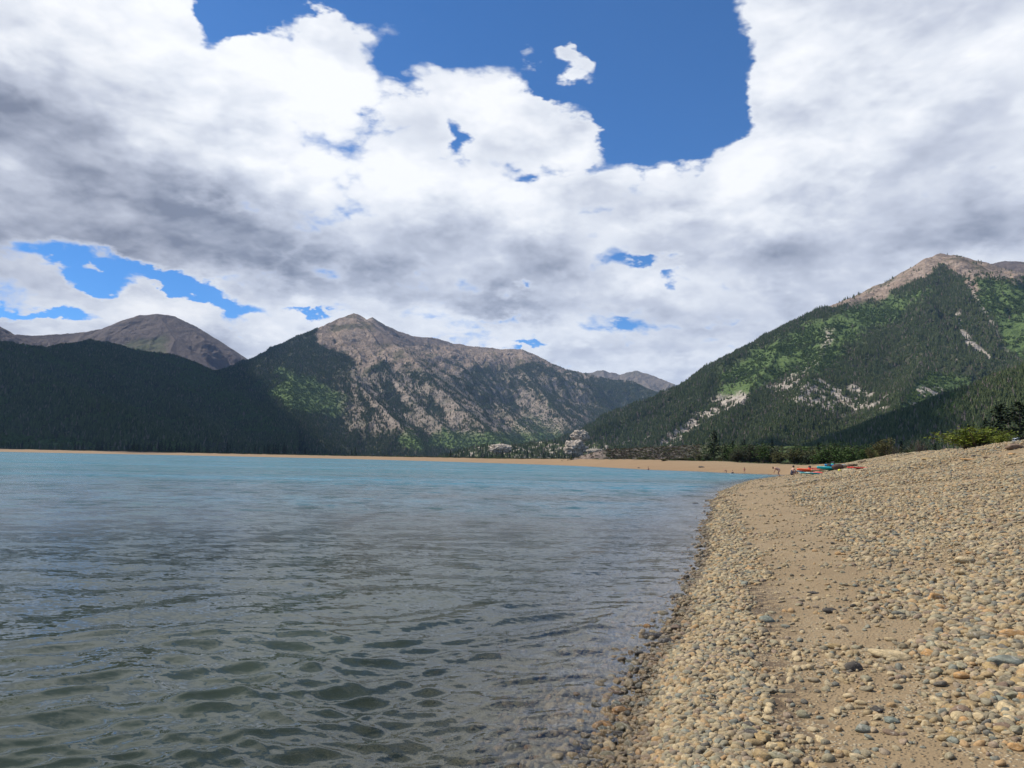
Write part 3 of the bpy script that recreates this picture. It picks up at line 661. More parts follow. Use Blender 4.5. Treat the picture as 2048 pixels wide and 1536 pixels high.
# ------------------------------------------------------------------ scattering
def unlinked(name, objs):
    c_ = bpy.data.collections.new(name)
    for o in objs: c_.objects.link(o)
    return c_
def scatter(name, pts, scl, idx, coll, tilt=0.0, label=None, rotz=None, seed=0):
    """one object: instances of the collection's members on points"""
    n = len(pts); me = bpy.data.meshes.new(name); me.vertices.add(n); me.vertices.foreach_set('co', np.asarray(pts, np.float32).ravel())
    at_ = me.attributes.new('scl', 'FLOAT_VECTOR', 'POINT'); at_.data.foreach_set('vector', np.asarray(scl, np.float32).ravel())
    at_ = me.attributes.new('pick', 'INT', 'POINT'); at_.data.foreach_set('value', np.asarray(idx, np.int32))
    rs = np.random.RandomState(seed + 7); rot = np.stack([rs.normal(0, 1, n) * tilt, rs.normal(0, 1, n) * tilt, rs.rand(n) * 6.283], -1)
    at_ = me.attributes.new('rot', 'FLOAT_VECTOR', 'POINT'); at_.data.foreach_set('vector', rot.astype(np.float32).ravel())
    o = bpy.data.objects.new(name, me); COL.objects.link(o)
    ng = bpy.data.node_groups.new(name, 'GeometryNodeTree'); ng.interface.new_socket('Geometry', in_out='INPUT', socket_type='NodeSocketGeometry'); ng.interface.new_socket('Geometry', in_out='OUTPUT', socket_type='NodeSocketGeometry')
    N = ng.nodes; L = ng.links
    i_ = N.new('NodeGroupInput'); o_ = N.new('NodeGroupOutput'); ip = N.new('GeometryNodeInstanceOnPoints'); ci = N.new('GeometryNodeCollectionInfo')
    ci.inputs[0].default_value = coll; ci.inputs[1].default_value = True; ci.inputs[2].default_value = True
    def na(nm, ty):
        q = N.new('GeometryNodeInputNamedAttribute'); q.data_type = ty; q.inputs[0].default_value = nm; return q.outputs[0]
    L.new(i_.outputs[0], ip.inputs['Points']); L.new(ci.outputs[0], ip.inputs['Instance']); ip.inputs['Pick Instance'].default_value = True
    L.new(na('pick', 'INT'), ip.inputs['Instance Index']); L.new(na('scl', 'FLOAT_VECTOR'), ip.inputs['Scale'])
    er = N.new('FunctionNodeEulerToRotation'); L.new(na('rot', 'FLOAT_VECTOR'), er.inputs[0]); L.new(er.outputs[0], ip.inputs['Rotation'])
    L.new(ip.outputs[0], o_.inputs[0])
    md = o.modifiers.new('scatter', 'NODES'); md.node_group = ng
    tag(o, label=label, kind='stuff')
    return o

# ------------------------------------------------------------------ foliage
def foliage(name, a, b_, c_=None, sc=3.0):
    m_, g, b = mat(name, .8); b.inputs['Specular IOR Level'].default_value = .15
    rnd = g.new('ShaderNodeObjectInfo').outputs['Random']
    tc = g.new('ShaderNodeTexCoord').outputs['Object']
    n = g.noise(tc, sc, 3, .6)
    col_ = g.mix(g.m('FRACT', g.add(g.mul(rnd, 1.0), g.mul(n, .5))), a, b_)
    if c_: col_ = g.mix(g.map(rnd, .90, .93), col_, c_)
    g.put(b.inputs['Base Color'], col_)
    return m_
M_CON = foliage('conifer_green', (.044, .062, .022), (.118, .140, .052), (.20, .16, .12), .3)
M_ASP = foliage('aspen_green', (.075, .120, .030), (.13, .18, .055), None, .3)
M_BARK = plain('bark', (.10, .075, .055), .95, .3, 3)

def far_conifer(name, seed, h=1.0, tiers=4, w=.17):
    rs = random.Random(seed); bm = bmesh.new()
    for k in range(tiers):
        z0 = .06 + k * .86 / tiers; z1 = z0 + .94 / tiers * 1.55; z1 = min(z1, 1.0); r = w * (1 - k / (tiers + .4)) * rs.uniform(.85, 1.15); n = 7
        top = bm.verts.new((rs.uniform(-.01, .01), rs.uniform(-.01, .01), z1)); ring = []
        for i in range(n * 2):
            a = math.pi * i / n + rs.uniform(-.15, .15); q = r * (rs.uniform(.9, 1.25) if i % 2 else rs.uniform(.45, .7))
            ring.append(bm.verts.new((math.cos(a) * q, math.sin(a) * q, z0 + (rs.uniform(-.03, .02) if i % 2 else .04))))
        for i in range(n * 2): bm.faces.new((ring[i], ring[(i + 1) % (2 * n)], top))
    tb = [bm.verts.new((math.cos(a) * .018, math.sin(a) * .018, 0)) for a in (0, 2.1, 4.2)]; tt = bm.verts.new((0, 0, .3))
    for i in range(3): bm.faces.new((tb[i], tb[(i + 1) % 3], tt))
    me = bpy.data.meshes.new(name); bm.to_mesh(me); bm.free(); me.materials.append(M_CON)
    return bpy.data.objects.new(name, me)
def far_round(name, seed):
    rs = random.Random(seed); bm = bmesh.new()
    for k in range(46):
        u = rs.uniform(-1, 1); a = rs.uniform(0, 6.283); q = math.sqrt(1 - u * u) * rs.uniform(.6, 1.05); c = Vector((math.cos(a) * q * .42, math.sin(a) * q * .42, .55 + u * .42))
        x = Vector((rs.gauss(0, 1), rs.gauss(0, 1), rs.gauss(0, 1))).normalized(); y = x.cross(Vector((rs.gauss(0, 1), rs.gauss(0, 1), rs.gauss(0, 1)))).normalized(); s_ = rs.uniform(.12, .2)
        bm.faces.new([bm.verts.new(c + (x * i + y * j) * s_) for i, j in ((-1, -.6), (.2, -1), (1, .3), (-.3, 1))])
    me = bpy.data.meshes.new(name); bm.to_mesh(me); bm.free(); me.materials.append(M_ASP)
    return bpy.data.objects.new(name, me)
FARC = unlinked('far_trees', [far_conifer('conifer_%02d' % k, k, tiers=3 + k % 3, w=.15 + .03 * (k % 3)) for k in range(6)] + [far_round('round_%d' % k, 40 + k) for k in range(2)])
rs = np.random.RandomState(77)
def forest(md, n, h, label, n_asp=0, name='forest'):
    md['vis'] = visible(md)
    P = sample_trees(md, 'tree', n, rs); ids = rs.randint(0, 6, len(P)); hs = h * rs.uniform(.6, 1.25, len(P)) * (1 - .45 * sst(P[:, 2], 700, 1100))
    if n_asp:
        P2 = sample_trees(md, 'aspen', n_asp, rs); P = np.concatenate([P, P2]); ids = np.concatenate([ids, rs.randint(6, 8, len(P2))]); hs = np.concatenate([hs, h * .5 * rs.uniform(.5, 1.1, len(P2))])
    P[:, 2] -= .6
    wd = hs * rs.uniform(.9, 1.35, len(hs)) * np.where(ids >= 6, 1.3, 1.15)
    return scatter(name, P, np.stack([wd, wd, hs], -1), ids, FARC, .03, label)
print('forests...')
forest(MR, 105000, 12.5, 'dense dark conifer forest covering the right mountain', 11000)
forest(MH, 26000, 12, 'sunlit green conifer wood on the low hill at the right', 5000)
forest(MC, 115000, 13, 'hazy conifer forest on the spurs of the central peak', 8000)
forest(MF, 85000, 13, 'shaded dark conifer forest on the left foothills', 14000)
forest(MK, 2200, 9, 'scattered pines among the pale rock knolls')

# ------------------------------------------------------------------ stones
def stone_mesh(name, seed, sub=2, flat=.55):
    rs_ = random.Random(seed); bm = bmesh.new(); bmesh.ops.create_icosphere(bm, subdivisions=sub, radius=1)
    ax = (1, rs_.uniform(.62, .95), rs_.uniform(flat * .75, flat * 1.15)); cuts = []
    for k in range(rs_.choice([2, 4, 6, 8])):
        v = Vector((rs_.gauss(0, 1), rs_.gauss(0, 1), rs_.gauss(0, 1))).normalized(); cuts.append((v, rs_.uniform(.55, .86)))
    for v in bm.verts:
        p = v.co.copy()
        for c, d in cuts:
            q = p.dot(c)
            if q > d: p -= c * (q - d) * .9
        n_ = mathutils_noise(p * 1.1 + Vector((seed * 3.1, 0, 0)))
        p *= 1 + .16 * n_
        v.co = Vector((p.x * ax[0], p.y * ax[1], p.z * ax[2]))
    me = bpy.data.meshes.new(name); bm.to_mesh(me); bm.free(); me.polygons.foreach_set('use_smooth', [True] * len(me.polygons))
    return me
from mathutils import noise as _mn
mathutils_noise = lambda p: _mn.noise(p)
def stone_mat(name, ramp, wetcol=False):
    m_, g, b = mat(name, .78); b.inputs['Specular IOR Level'].default_value = .25
    rnd = g.new('ShaderNodeObjectInfo').outputs['Random']; geo = g.new('ShaderNodeNewGeometry').outputs['Position']
    tc = g.new('ShaderNodeTexCoord').outputs['Object']
    cr = g.new('ShaderNodeValToRGB'); cr.color_ramp.interpolation = 'LINEAR'; g.put(cr.inputs[0], rnd)
    e = cr.color_ramp.elements; e[0].position = 0; e[0].color = (*ramp[0], 1); e[1].position = 1; e[1].color = (*ramp[-1], 1)
    for i, c in enumerate(ramp[1:-1]):
        q = e.new((i + 1) / (len(ramp) - 1)); q.color = (*c, 1)
    v = g.add(tc, None) if False else g.vm('ADD', tc, g.comb(g.mul(rnd, 37.0), 0.0, 0.0))
    n = g.noise(v, 2.2, 5, .62); n2 = g.noise(v, 14, 3, .6)
    c = g.mix(g.map(n, .3, .7), g.mix(.35, cr.outputs[0], (.10, .08, .05)), g.mix(.18, cr.outputs[0], (.62, .54, .40)))
    c = g.mix(g.mul(g.map(n2, .52, .68), .4), c, (.09, .075, .06))
    z = g.xyz(geo)[2]; wet = g.map(z, .085, .01)
    c = g.mix(g.mul(wet, .60), c, g.vm('MULTIPLY', c, (.20, .17, .15)))
    g.put(b.inputs['Base Color'], c); g.put(b.inputs['Roughness'], g.map(wet, 0, 1, .78, .22))
    g.put(b.inputs['Normal'], g.bump(g.add(n, g.mul(n2, .4)), .35, .25))
    return m_
TAN, CREAM, GREY, OCHRE, BROWN, DARK, TEAL = (.38, .262, .115), (.54, .41, .22), (.25, .205, .125), (.48, .27, .10), (.205, .135, .085), (.07, .062, .052), (.205, .22, .17)
OLIVE = (.28, .25, .15)
M_ST = stone_mat('beach_stone', [TAN, CREAM, GREY, OLIVE, TAN, CREAM, (.30, .20, .13), GREY, TAN, OCHRE, OLIVE, CREAM, DARK, TEAL, TAN, BROWN])
SMESH = [stone_mesh('stone_shape_%02d' % k, k, 2) for k in range(12)]
protos = []
for k, me in enumerate(SMESH):
    me.materials.append(M_ST); protos.append(bpy.data.objects.new('pebble_%02d' % k, me))
STC = unlinked('pebbles', protos)
print('stones...')
rs = np.random.RandomState(3)
def stones(n, az0, az1, ra, rb, smin, smax, pw):
    """spots even in picture rows, sizes from a power law"""
    r = 1 / rs.uniform(1 / rb, 1 / ra, n); a = rs.uniform(R(az0), R(az1), n)
    return r * np.sin(a), r * np.cos(a), r
def density(S, X, Y, r):
    nz = fbm(X * .8, Y * .8, 3, 44, .6); nz2 = fbm(X * .22, Y * .35, 3, 45)
    shift = nz * .35
    s_ = S + shift * np.clip(r / 5, .5, 2)
    lo = np.clip(.60 + .02 * r, .5, .85); hi = 1.45 + .05 * r
    band = sst(s_, -.25, .05) * (1 - sst(s_, lo - .12, lo + .2)) * (1 - .75 * sst(r, 22, 34))
    up = sst(s_, hi - .25, hi + .9) * (.10 + .90 * sst(r + nz2 * 2, 4.6, 6.2))
    up = up * (.30 + .70 * sst(nz + nz2 * .8, -.30, .22))
    mid = .035 + .13 * sst(nz2 + nz * .6, .1, .5)
    under = .03 * (1 - sst(s_, -.5, -.1)) * sst(s_, -9, -2)
    under = under + .30 * sst(s_, -1.1, -.3) * (1 - sst(s_, -.1, .1)) * sst(r, 12, 6)
    return np.clip(np.maximum.reduce([band * .8, up * .62, mid * sst(s_, 0, .3), under]), 0, 1), band
n = 1050000
r = np.exp(rs.uniform(math.log(2.1), math.log(135), n)); x = rs.uniform(R(-2), R(40), n); a_ = np.where(rs.rand(n) < .16, rs.uniform(R(-39), R(-2), n), x)
x = r * np.sin(a_); y = r * np.cos(a_)
z, S, DCc, _ = ground_z(x, y); dn, band = density(S, x, y, r)
smin = np.maximum(.0040, 0.0008 * r); smax = .054 + .0011 * np.minimum(r, 40); u = rs.rand(n)
size = smin * (smax / smin) ** (u ** 2.6)
k = (rs.rand(n) < dn) & (S > -8) & (DCc < 1.0) & ((y < 95) | (x > 60))
size = np.where(band > .5, np.minimum(size * .85, (.026 + .0022 * r)), size)
size = np.where((dn < .2) & (S > 0), np.minimum(size * .8, .05 + .002 * r), size)
allp = [np.stack([x, y, z + size * rs.uniform(.05, .32, n)], -1)[k]]; alls = [size[k]]
P = np.concatenate(allp); Sz = np.concatenate(alls)
vsz = Sz / np.hypot(P[:, 0], P[:, 1]); PXs, PYs = project(P[:, 0], P[:, 1], P[:, 2])
inf = (PXs > -40) & (PXs < 2090) & (PYs < 1570) & (PYs > 860)
P, Sz, vsz, PXs, PYs = P[inf | (vsz < 0)], Sz[inf], vsz[inf], PXs[inf], PYs[inf]
order = np.argsort(-vsz * (P[:, 2] > -.01)); bigi = order[:280]; rest = order[280:]
print('stones', len(P))
sc3 = Sz[:, None] * rs.uniform(.75, 1.25, (len(Sz), 3))
scatter('pebbles', P[rest], sc3[rest], rs.randint(0, 12, len(rest)), STC, .28, 'countless small rounded pebbles of tan, cream and grey', seed=4)

# ------------------------------------------------------------------ placing helpers
def gz(x, y): return float(ground_z(np.array([x]), np.array([y]))[0][0])
def hit(px, py, r0=2.0, r1=400.0):
    """where a line of sight meets the ground"""
    d = ray(px, py); hl = math.hypot(d.x, d.y); rr_ = np.geomspace(r0, r1, 1500)
    x = d.x / hl * rr_; y = d.y / hl * rr_; zr = CAM.z + d.z / hl * rr_; z = ground_z(x, y)[0]
    i = np.argmax(z >= zr)
    if z[i] < zr[i]: i = len(rr_) - 1
    return Vector((x[i], y[i], z[i])), rr_[i]
def on_az(px, r, py=920):
    p = at_r(px, py, r); return Vector((p.x, p.y, gz(p.x, p.y)))
def empty(name, loc, rz=0.0, label=None, cat=None, group=None):
    o = bpy.data.objects.new(name, None); COL.objects.link(o); o.location = loc; o.rotation_euler = (0, 0, rz); o.empty_display_size = .2
    return tag(o, label, cat, group)
def copy_tree(o, parent=None):
    c = o.copy(); COL.objects.link(c); c.parent = parent
    for ch in o.children: copy_tree(ch, c)
    return c
def bm_obj(name, bm, mats, parent=None, smooth=False):
    me = bpy.data.meshes.new(name); bmesh.ops.recalc_face_normals(bm, faces=bm.faces[:]); bm.to_mesh(me); bm.free()
    return link(name, me, mats, parent, smooth)
def tube(bm, pts, rad, n=7, cap=True):
    rings = []
    for i, p in enumerate(pts):
        p = Vector(p); q = Vector(pts[min(i + 1, len(pts) - 1)]) - Vector(pts[max(i - 1, 0)]); q.normalize()
        a = q.orthogonal().normalized(); b_ = q.cross(a); r = rad[i] if hasattr(rad, '__len__') else rad
        rings.append([bm.verts.new(p + (a * math.cos(6.2832 * k / n) + b_ * math.sin(6.2832 * k / n)) * r) for k in range(n)])
    for u, v in zip(rings[:-1], rings[1:]):
        for k in range(n): bm.faces.new((u[k], u[(k + 1) % n], v[(k + 1) % n], v[k]))
    if cap: bm.faces.new(rings[0][::-1]); bm.faces.new(rings[-1])

# ------------------------------------------------------------------ stones one can tell apart
def one_stone_mat(name, c):
    m_, g, b = mat(name, .75); tc = g.new('ShaderNodeTexCoord').outputs['Object']; geo = g.new('ShaderNodeNewGeometry').outputs['Position']
    rnd = g.new('ShaderNodeObjectInfo').outputs['Random']
    v = g.vm('ADD', tc, g.comb(g.mul(rnd, 31.0), 0.0, 0.0))
    n = g.noise(v, 1.8, 6, .62, .4); n2 = g.noise(v, 11, 4, .65); vein = g.noise(g.mapping(v, (1, .3, 2.2)), 2.6, 3, .5, .8)
    k = g.mix(g.map(n, .3, .7), tuple(x * .62 for x in c), tuple(min(.75, x * 1.28) for x in c))
    k = g.mix(g.mul(g.map(n2, .5, .68), .45), k, tuple(x * .4 for x in c))
    k = g.mix(g.mul(g.map(vein, .60, .66), .4), k, (.62, .56, .45))
    k = g.mix(g.mul(g.sub(g.noise(v, .4, 1, .5), .3), .3), k, (.4, .31, .2))
    wet = g.map(g.xyz(geo)[2], .085, .01); k = g.mix(g.mul(wet, .60), k, g.vm('MULTIPLY', k, (.20, .17, .15)))
    g.put(b.inputs['Base Color'], k); g.put(b.inputs['Roughness'], g.map(wet, 0, 1, .8, .22)); g.put(b.inputs['Normal'], g.bump(g.add(n, g.mul(n2, .5)), .4, .3))
    return m_
SC = dict(tan=TAN, cream=CREAM, grey=GREY, ochre=OCHRE, brown=BROWN, dark=DARK, olive=OLIVE, teal=TEAL)
SM = {k: one_stone_mat('stone_' + k, v) for k, v in SC.items()}
word = dict(tan='tan', cream='cream', grey='grey', ochre='orange ochre', brown='reddish brown', dark='nearly black', olive='olive brown', teal='blue green')
cache = {}
def stone_data(shape, col_):
    if (shape, col_) not in cache:
        me = SMESH3[shape].copy(); me.materials.clear(); me.materials.append(SM[col_]); cache[(shape, col_)] = me
    return cache[(shape, col_)]
SMESH3 = [stone_mesh('stone_shape_fine_%02d' % k, k, 3) for k in range(12)]
rs = np.random.RandomState(21)
keys = ['tan', 'cream', 'grey', 'olive', 'ochre', 'brown', 'dark', 'teal']; pr = [.27, .24, .15, .15, .07, .05, .04, .03]
Sbig = ground_z(P[bigi, 0], P[bigi, 1])[1]
for k_, i in enumerate(bigi):
    c = keys[rs.choice(8, p=pr)]; o = bpy.data.objects.new('stone', stone_data(rs.randint(12), c)); COL.objects.link(o)
    o.location = P[i]; s_ = Sz[i]; o.scale = (s_ * rs.uniform(.9, 1.25), s_ * rs.uniform(.8, 1.1), s_ * rs.uniform(.75, 1.1)); o.rotation_euler = (rs.normal(0, .15), rs.normal(0, .15), rs.rand() * 6.28)
    sd = Sbig[k_]; zone = 'at the waterline' if sd < .25 else 'in the pebble band beside the water' if sd < .85 else 'on the sandy strip of the beach' if sd < 1.9 else 'on the stony upper beach'
    sz_ = 'large' if s_ > .07 else 'middling' if s_ > .045 else 'small'
    tag(o, '%s rounded %s stone lying %s' % (sz_, word[c], zone), 'stone', '%s %s stones %s' % (sz_, word[c], zone))
SPEC = [  # px, py, width px, colour, shape, flatness, label
    (1303, 1277, 46, 'dark', 3, .5, 'flat black wet slab standing at the water edge, biggest dark rock of the shoreline'),
    (1334, 1288, 30, 'dark', 5, .6, 'black wet stone just right of the flat black slab at the water edge'),
    (1297, 1258, 20, 'ochre', 2, .7, 'orange red stone awash just behind the black slab'),
    (1350, 1262, 28, 'brown', 6, .8, 'reddish round stone at the water edge right of the black slab'),
    (1708, 1340, 34, 'dark', 1, .8, 'round dark brown stone alone on the sandy strip'),
    (1782, 1316, 70, 'cream', 4, .45, 'long flat cream stone where the sandy strip meets the stony beach'),
    (1660, 1226, 30, 'dark', 7, .7, 'dark angular stone in the middle of the sandy strip'),
    (1668, 1297, 34, 'tan', 8, .5, 'oval tan stone below the dark angular stone on the sand'),
    (1727, 1462, 36, 'teal', 9, .7, 'blue green stone near the bottom of the sandy strip'),
    (2012, 1334, 66, 'teal', 10, .55, 'large pale green flattened stone at the right edge'),
    (1870, 1202, 36, 'ochre', 11, .75, 'orange brown blocky stone on the upper stones'),
    (1838, 1207, 24, 'grey', 0, .95, 'dark grey upright round stone beside the orange brown block'),
    (1537, 1243, 32, 'teal', 2, .55, 'grey green flat stone at the left side of the sandy strip'),
    (2030, 1272, 50, 'ochre', 3, .4, 'flat orange slab near the right edge of the beach'),
    (1627, 1187, 28, 'dark', 4, .3, 'thin dark slab lying flat on the sand'),
    (1241, 1428, 34, 'ochre', 5, .7, 'bright orange stone under shallow water'),
    (1921, 1432, 36, 'brown', 6, .85, 'reddish stone among tan stones near the lower right'),
    (1960, 1280, 44, 'grey', 7, .75, 'large pale grey rounded stone on the right of the beach'),
    (1930, 1125, 40, 'cream', 8, .5, 'flat cream stone on the upper right of the beach'),
    (1455, 1378, 26, 'cream', 9, .85, 'pale round stone in the pebble band near the wet edge'),
    (1391, 1011, 14, 'dark', 3, .45, 'small black rock poking out of the water left of the point'),
    (1403, 935, 12, 'dark', 5, .4, 'dark lump lying on the far sand beach'),
    (1278, 936.3, 6, 'dark', 2, .5, 'tiny dark lump at the far waterline'),
    (2030, 898, 34, 'brown', 6, .5, 'brown boulder with a dark underside below the right hand pines'),
    (1955, 914, 16, 'dark', 7, .5, 'dark low boulder beneath the bright green shrub'),
    (1975, 917, 18, 'brown', 8, .35, 'flat dark stone right of the dark low boulder'),
    (1940, 921, 30, 'ochre', 4, .3, 'pale orange flat boulder under the bright green shrub'),
    (2026, 910, 20, 'ochre', 9, .4, 'mustard coloured stone in front of the brown boulder'),
    (1793, 924, 22, 'cream', 10, .6, 'pale boulder at the top of the beach between two brown bushes'),
    (1791, 973, 26, 'cream', 11, .3, 'long pale slab on the far stony beach'),
    (1886, 960, 20, 'cream', 1, .4, 'pale tilted stone on the upper beach'),
    (1857, 920, 22, 'tan', 2, .3, 'flat tan slab at the foot of the brown twiggy bush'),
    (1524, 973, 10, 'dark', 4, .5, 'small dark stone on the smooth sand of the point'),
    (1660, 878 + 60, 9, 'brown', 5, .5, 'small brown stone beside the boards')]
for px, py, w, c, shp, fl, lab in SPEC:
    p, r = hit(px, py)
    if py > 1000 and p.z < .005: p.z = max(p.z, -.02)
    h_ = w * r / FPX / 2
    if px == 1391 or px == 1303: p.z = -.2 * h_
    o = bpy.data.objects.new('boulder' if h_ > .3 else 'stone', stone_data(shp, c)); COL.objects.link(o); o.location = p + Vector((0, 0, h_ * fl * .3)); o.scale = (h_, h_ * .8, h_ * fl * 1.3); o.rotation_euler = (.05, .08, rs.uniform(-.4, .4))
    tag(o, lab, 'boulder' if h_ > .3 else 'stone')

# ------------------------------------------------------------------ bushes
def bush_data(seed, n=1500, twiggy=False, spread=.5):
    rs_ = random.Random(seed); bm = bmesh.new(); st = bmesh.new(); tips = []
    for k in range(26):
        a = rs_.uniform(0, 6.283); lean = rs_.uniform(.05, 1.0) * spread; h = rs_.uniform(.55, 1.0) * (1 - .35 * lean)
        pts = [(0, 0, 0)]; x = math.cos(a) * lean; y = math.sin(a) * lean
        for j in range(1, 5): u = j / 4; pts.append((x * u ** .8 * .9 + rs_.gauss(0, .02), y * u ** .8 * .9 + rs_.gauss(0, .02), h * u))
        tube(st, pts, [.012, .01, .008, .006, .003], 4, False); tips.append(pts)
    for k in range(n):
        pts = rs_.choice(tips); u = rs_.uniform(.18, 1.0) ** .8; i = min(3, int(u * 4)); f = u * 4 - i
        c = Vector(pts[i]).lerp(Vector(pts[i + 1]), f) + Vector((rs_.gauss(0, .05), rs_.gauss(0, .05), rs_.gauss(0, .035)))
        if c.z < .02: continue
        s_ = rs_.uniform(.012, .03) * (1.0 if not twiggy else .6); x = Vector((rs_.gauss(0, 1), rs_.gauss(0, 1), rs_.gauss(0, .6))).normalized(); y = x.cross(Vector((rs_.gauss(0, 1), rs_.gauss(0, 1), rs_.gauss(0, 1)))).normalized()
        bm.faces.new([bm.verts.new(c + x * s_ * i_ * 1.7 + y * s_ * j_) for i_, j_ in ((-1, 0), (0, -.6), (1, 0), (0, .6))])
    a_ = bpy.data.meshes.new('foliage'); bm.to_mesh(a_); bm.free(); b__ = bpy.data.meshes.new('stem'); st.to_mesh(b__); st.free()
    return a_, b__
BD = [bush_data(k, 1700) for k in range(4)] + [bush_data(9, 500, True, .7), bush_data(10, 2600, False, .85)]
BM = dict(green=foliage('willow_green', (.038, .070, .016), (.075, .115, .030), None, 3), grey=foliage('sage_green', (.050, .060, .030), (.085, .090, .048), None, 3),
          olive=foliage('olive_leaf', (.080, .080, .024), (.12, .11, .040), None, 3), brown=foliage('brown_twig', (.085, .062, .042), (.13, .095, .06), None, 3), bright=foliage('bright_leaf', (.12, .15, .018), (.20, .22, .035), None, 3))
def bush(px, r, wpx, hpx, kind, shape, label, group=None, dz=0.0):
    p = on_az(px, r); p.z += dz - .05; w = wpx * r / FPX; h = hpx * r / FPX
    e = empty('bush', p, rs.rand() * 6.28, label, 'bush', group); e.scale = (w / 1.0, w / 1.0 * .9, h)
    fo = bpy.data.objects.new('foliage', BDm(shape, kind)); st = bpy.data.objects.new('stem', BDs(shape)); 
    for q in (fo, st): COL.objects.link(q); q.parent = e
    return e
_bm = {}
def BDm(s_, k):
    if (s_, k) not in _bm: me = BD[s_][0].copy(); me.materials.append(BM[k]); _bm[(s_, k)] = me
    return _bm[(s_, k)]
def BDs(s_):
    if ('s', s_) not in _bm: me = BD[s_][1]; me.materials.append(M_BARK); _bm[('s', s_)] = me
    return _bm[('s', s_)]
BUSH = [ # px, range, width px, height px, kind, shape, label
    (1475, 214, 50, 30, 'grey', 0, 'grey green bush with a dark base behind the wading children'), (1500, 212, 54, 38, 'grey', 1, 'tall grey green willow behind the person standing at the waterline'),
    (1527, 208, 56, 42, 'green', 2, 'green willow at the left end of the bush line behind the boards'), (1556, 200, 50, 26, 'olive', 3, 'low olive bush left of the boards'),
    (1590, 190, 52, 32, 'olive', 0, 'olive green willow above the blue and white board'), (1614, 186, 36, 24, 'grey', 2, 'small dull bush above the orange kayak'), (1640, 170, 44, 28, 'olive', 1, 'olive bush above the tan board'),
    (1668, 158, 58, 50, 'green', 3, 'tall green willow above the turquoise kayak'), (1702, 150, 54, 46, 'green', 0, 'second tall green willow, above the driftwood pole'), (1728, 140, 46, 42, 'green', 2, 'green willow directly left of the olive brown bush'),
    (1742, 96, 26, 24, 'olive', 1, 'small round olive bush at the top edge of the beach'), (1770, 92, 62, 42, 'olive', 3, 'wide olive brown bush at the top edge of the beach'), (1790, 90, 36, 26, 'brown', 4, 'bare brown twigs on the right of the olive brown bush'),
    (1840, 74, 52, 28, 'brown', 4, 'bare grey brown twiggy bush on the crest of the beach'), (1815, 88, 40, 20, 'grey', 1, 'dark low bush between the two brown bushes'),
    (1958, 51, 100, 44, 'bright', 5, 'bright yellow green spreading shrub on the crest of the beach'), (1932, 53, 46, 30, 'bright', 5, 'yellow green shoots at the left end of the bright shrub'), (2008, 48, 36, 20, 'bright', 5, 'small pale green plants right of the bright shrub'),
    (2028, 58, 60, 16, 'brown', 4, 'grey brown twigs in front of the white car'), (2062, 52, 60, 26, 'brown', 4, 'dark twiggy brush at the right edge'), (1885, 76, 50, 14, 'brown', 4, 'low rusty brush left of the bright shrub')]
for q in BUSH: bush(*q)
for k in range(26):
    px = rs.uniform(1270, 1470); r = rs.uniform(245, 330)
    kd = rs.choice(['green', 'grey', 'olive']) if px > 1340 else rs.choice(['grey', 'olive'])
    bush(px, r, rs.uniform(14, 34), rs.uniform(7, 18) * (1.1 if px > 1380 else .6), kd, rs.randint(0, 4), dict(green='low green bush', grey='low grey green bush', olive='low olive bush')[kd] + ' in front of the scrub embankment', '%s bushes by the embankment' % kd)
for k in range(40):
    px = rs.uniform(1455, 1830); r = rs.uniform(205, 300) if px < 1640 else rs.uniform(150, 260)
    kd = rs.choice(['green', 'grey', 'olive', 'green'])
    bush(px, r, rs.uniform(38, 68), rs.uniform(26, 42), kd, rs.randint(0, 4), dict(green='green willow', grey='grey green willow', olive='olive willow')[kd] + ' in the thicket behind the front row of bushes', '%s willows in the thicket' % kd)

# ------------------------------------------------------------------ trees one can tell apart
M_NEEDLE = foliage('needles', (.016, .027, .011), (.036, .055, .021), None, .6)
def conifer_data(seed, wide=.2, n=46, start=.08, round_=False):
    """unit-height tree: limbs in whorls carrying needle sprays"""
    rs_ = random.Random(seed); cr_ = bmesh.new(); tk = bmesh.new()
    tube(tk, [(0, 0, 0), (.004, .002, .35), (0, .003, .7), (0, 0, .97)], [.022, .017, .010, .002], 6)
    for k in range(n * 2):
        z = start + (1 - start) * ((k + rs_.random()) / (n * 2)) ** .95; f = (z - start) / (1 - start)
        L = wide * ((1 - f) ** .8 if not round_ else math.sin(min(1, (1 - f) * 1.25 + .12) * 1.9) ** .7 * (.55 + .45 * (1 - f))) * rs_.uniform(.6, 1.15) + .012
        a = rs_.uniform(0, 6.283); dr = -.22 if not round_ else .18
        p0 = Vector((0, 0, z)); p1 = p0 + Vector((math.cos(a) * L, math.sin(a) * L, dr * L + .02)); tube(tk, [p0, p1], [.004, .001], 3, False)
        for j in range(11):
            u = rs_.uniform(.15, 1.05); c = p0.lerp(p1, u) + Vector((rs_.gauss(0, .012), rs_.gauss(0, .012), rs_.gauss(0, .007)))
            s_ = rs_.uniform(.016, .034) * (1.15 - .5 * f); x = Vector((math.cos(a), math.sin(a), rs_.gauss(-.1, .35))).normalized(); y = Vector((-math.sin(a), math.cos(a), rs_.gauss(0, .5))).normalized()
            cr_.faces.new([cr_.verts.new(c + x * s_ * i + y * s_ * q) for i, q in ((-1, -.25), (-.2, -.75), (1.3, 0), (-.2, .75))])
    a_ = bpy.data.meshes.new('crown'); cr_.to_mesh(a_); cr_.free(); a_.materials.append(M_NEEDLE)
    b__ = bpy.data.meshes.new('trunk'); tk.to_mesh(b__); tk.free(); b__.materials.append(M_BARK)
    return a_, b__
CD = [conifer_data(k, .17 + .03 * (k % 3)) for k in range(4)] + [conifer_data(20, .26, 60, .12, True)]
